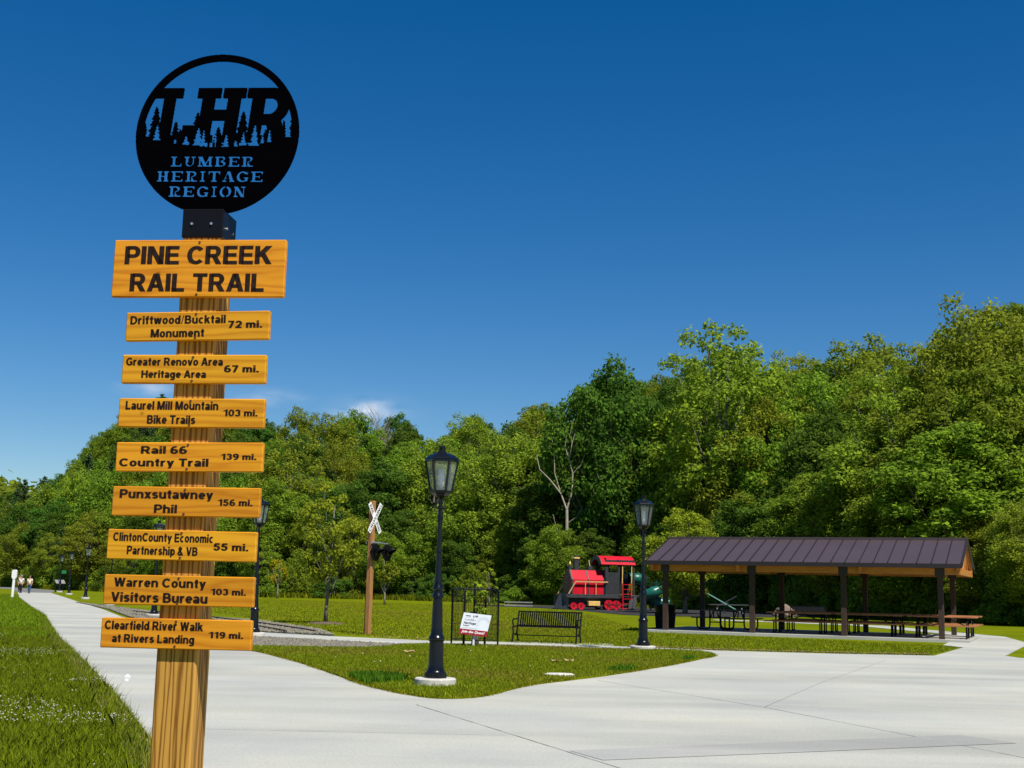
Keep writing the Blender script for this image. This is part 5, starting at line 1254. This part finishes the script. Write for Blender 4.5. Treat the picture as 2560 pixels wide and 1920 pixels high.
# the wood, row behind row up the slope
rows = [(0, 4.6, (5.5, 9.5)), (6, 5.2, (9, 13.5)), (12, 5.3, (12.5, 18)), (21, 5.7, (13, 18.5)), (33, 7.0, (13, 18)), (48, 7.6, (13, 18)), (62, 7.6, (13, 17)), (76, 8.0, (12, 17))]
count = 0
for ri, (dd, sp, (h0, h1)) in enumerate(rows):
    x = -150.0 if ri < 5 else -130.0
    while x < 80:
        xx_ = x + TRR.uniform(-1.3, 1.3); yy_ = float(treeline(xx_)) + dd + TRR.uniform(-3, 3)
        dist = yy_; step = sp * (1.0 if dist < 150 else 1.5)
        slope = abs(float(treeline(x + 1)) - float(treeline(x - 1))) / 2
        x += step / math.sqrt(1 + slope * slope)
        a = xx_ / yy_
        if a < -.455 or a > .50 or yy_ < 30: continue
        hgt = TRR.uniform(h0, h1)
        u = TRR.random()
        if a < -.28: wts = (('dark', .30), ('mid', .28), ('olive', .17), ('pine', .25))
        elif a < -.05: wts = (('dark', .18), ('mid', .42), ('olive', .40), ('pine', .0)) if ri < 5 else (('dark', .33), ('mid', .34), ('olive', .31), ('pine', .02))
        elif a < .1: wts = (('dark', .42), ('mid', .34), ('olive', .24), ('pine', .0)) if ri < 4 else (('dark', .32), ('mid', .34), ('olive', .32), ('pine', .02))
        else: wts = (('dark', .14), ('mid', .42), ('olive', .44), ('pine', .0)) if ri < 5 else (('dark', .2), ('mid', .37), ('olive', .42), ('pine', .01))
        for kd, wt in wts:
            if u < wt: break
            u -= wt
        if kd == 'pine' and ri < 4 and a > -.28: kd = 'mid'
        v = TRR.randrange(len(PROTO[kd])); 
        place(kd, v, xx_, yy_, hgt * (1.12 if kd == 'pine' else 1), hgt * (TRR.uniform(.50, .66) if ri > 1 else TRR.uniform(.62, .85)) if kd != 'pine' else None); count += 1
# shrubs closing the foot of the wood
x = -120.0
while x < 60:
    slope = abs(float(treeline(x + 1)) - float(treeline(x - 1))) / 2
    x += TRR.uniform(1.9, 3.2) / math.sqrt(1 + slope * slope) * (1 if x > -60 else 1.5)
    yy_ = float(treeline(x)) - 1.5 + TRR.uniform(-1.2, 2.5); a = x / yy_
    if a < -.45 or a > .48 or yy_ < 30: continue
    v = TRR.choice((0, 0, 1, 2)); place('shrub', v, x, yy_, TRR.uniform(2.0, 4.8), TRR.uniform(3.2, 5.0)); count += 1
    if a > -.12 and TRR.random() < .6: place('shrub', TRR.choice((0, 1)), x + TRR.uniform(-1, 1), yy_ - TRR.uniform(1.5, 3.2), TRR.uniform(1.4, 2.8), TRR.uniform(2.4, 3.6))
# far forested hill at the left, one mass
q = np.c_[TR.uniform(-420, -150, 9000), TR.uniform(420, 640, 9000)]
hz = hill(q[:, 0], q[:, 1]); k = hz > 3; q, hz = q[k], hz[k]
Pq = np.c_[q, hz + TR.uniform(1, 8, len(q))]; Pq = np.repeat(Pq, 4, 0) + TR.normal(0, 2.2, (len(Pq) * 4, 3))
o = leaf_mesh('far_wood', Pq, np.tile([0, -.2, .9], (len(Pq), 1)), 3.0, LEAF['mid'], None, .8); tag(o, kind='stuff')
# bare tree on the ridge and the bleached snag
def branching(name, mat, loc, segs, label, cat='tree'):
    t = thing(name, loc, 0, label, cat); b = MB()
    for i, (pts, r0, r1) in enumerate(segs):
        n = len(pts); b.tube(pts, [r0 + (r1 - r0) * k / (n - 1) for k in range(n)], 6, cap=False)
    b.build('trunk', mat, t, True, recalc=False); return t
sn = [([(0, 0, 0), (.1, 0, 4), (.0, 0, 7.2), (-.05, 0, 10.5)], .30, .20),
      ([(-.05, 0, 10.5), (-.6, .1, 12.3), (-1.6, 0, 13.8), (-2.6, 0, 15.0), (-2.9, 0, 16.6)], .16, .05), ([(-.6, .1, 12.3), (-1.2, .2, 14.6), (-1.3, .2, 17.6), (-1.5, .2, 18.4)], .12, .03),
      ([(-.05, 0, 10.5), (.4, 0, 12.5), (.45, 0, 14.6), (.1, 0, 16.2), (.35, .1, 18.0), (.7, 0, 19.6)], .17, .04), ([(.1, 0, 16.2), (-.3, 0, 17.6), (-.1, 0, 19.4)], .09, .03), ([(.35, .1, 18.0), (.2, 0, 19.2), (.35, 0, 20.6)], .06, .02),
      ([(.45, 0, 14.6), (1.2, 0, 15.6), (1.6, .2, 17)], .05, .02), ([(0, 0, 9), (.9, .2, 9.8), (1.4, 0, 11)], .05, .02), ([(.05, 0, 6), (-1.0, 0, 8.6), (-1.3, .2, 10)], .06, .02)]
branching('dead_snag', M['snag'], (5.55, 121.0, 0), [([(p_[0] * 1.05, p_[1], p_[2] * .855) for p_ in s_[0]], s_[1] * .58, s_[2] * .8) for s_ in sn], 'bleached leafless dead tree with forked limbs, left of the dark round tree')
def bare(loc, seed, h, label):
    r = random.Random(seed); segs = [([(0, 0, 0), (.1, 0, h * .5), (0, 0, h * .75)], .22, .10)]
    for i in range(34):
        z = h * r.uniform(.35, .75); a = r.uniform(0, 6.28); l = h * r.uniform(.15, .32); p0 = Vector((0, 0, z)); p1 = p0 + Vector((math.cos(a) * l * .5, math.sin(a) * l * .5, l * .6)); p2 = p1 + Vector((math.cos(a) * l * .35, math.sin(a) * l * .3, l * .6))
        segs.append(([p0, p1, p2], .07, .02))
        for q in range(4):
            b_ = p1.lerp(p2, r.random()); a2 = a + r.uniform(-1.2, 1.2); segs.append(([b_, b_ + Vector((math.cos(a2) * l * .25, math.sin(a2) * l * .25, l * .35))], .035, .012))
    branching('bare_tree', M['bare_twig'], loc, segs, label)
for (x, y, sd, lab) in ((-24.5, 206, 1, 'left of three leafless twiggy trees on the ridge below the small cloud'), (-22.0, 203, 2, 'middle of three leafless twiggy trees on the ridge below the small cloud'), (-19.8, 207, 3, 'right of three leafless twiggy trees on the ridge below the small cloud')):
    bare((x, y, float(hill(x, y))), sd, 15, lab)
# young trees on the lawn
t = tree('young_tree', 31, 5.3, 2.7, 'bright', 52, 3600, .15, .30, .5, M['bark'], loc=(-7.15, 50.5, 0), girth=.5); tag(t, 'young bright green tree on the lawn left of the crossing post, trunk bare below', 'tree')
b = MB(); b.lathe([(.75, .0), (.70, .05), (.3, .09), (0, .10)], 16); o = b.build('mulch_ring', M['soil']); o.location = (-7.15, 50.5, 0); tag(o, kind='structure')
t = tree('young_tree', 32, 4.0, 2.0, 'bright', 26, 1500, .18, .36, .4, M['pale_bark'], loc=(-9.7, 101.0, 0), girth=.6); tag(t, 'thin young tree by the wood edge just right of the crossing post', 'tree')
t = tree('young_tree', 33, 3.9, 2.1, 'yellow', 26, 1500, .19, .34, .4, M['pale_bark'], loc=(-22.5, 125.0, 0), girth=.6); tag(t, 'small yellow leaved tree with pale trunk at the wood edge', 'tree')
t = tree('young_tree', 35, 3.2, 1.6, 'bright', 20, 1000, .18, .35, .4, M['pale_bark'], loc=(-1.6, 112.0, 0), girth=.6); tag(t, 'small yellowish young tree behind the wire tree guard, at the wood edge', 'tree')
t = tree('sapling', 34, 1.75, .85, 'bright', 18, 420, .15, .25, .5, M['bark'], loc=(-.84, 34.3, .05)); tag(t, 'leafy sapling growing inside the black wire tree guard', 'tree')
# tall grass along the foot of the wood
xs = TR.uniform(-90, 45, 70000); ys_ = treeline(xs) - 3.2 + TR.uniform(-1.2, 4, len(xs)); rng = np.random.default_rng(9)
blades('wood_edge_grass', np.c_[xs, ys_], 0, .55, .09, M['meadow'], .7)
# woodland floor
fl_x, fl_y = [], []
rng = np.random.default_rng(10)
for k_, ps in PROTO.items():
    for p_ in ps:
        if p_.name not in USED:
            for ch in list(p_.children): bpy.data.objects.remove(ch)
            bpy.data.objects.remove(p_)
print('trees placed', count)
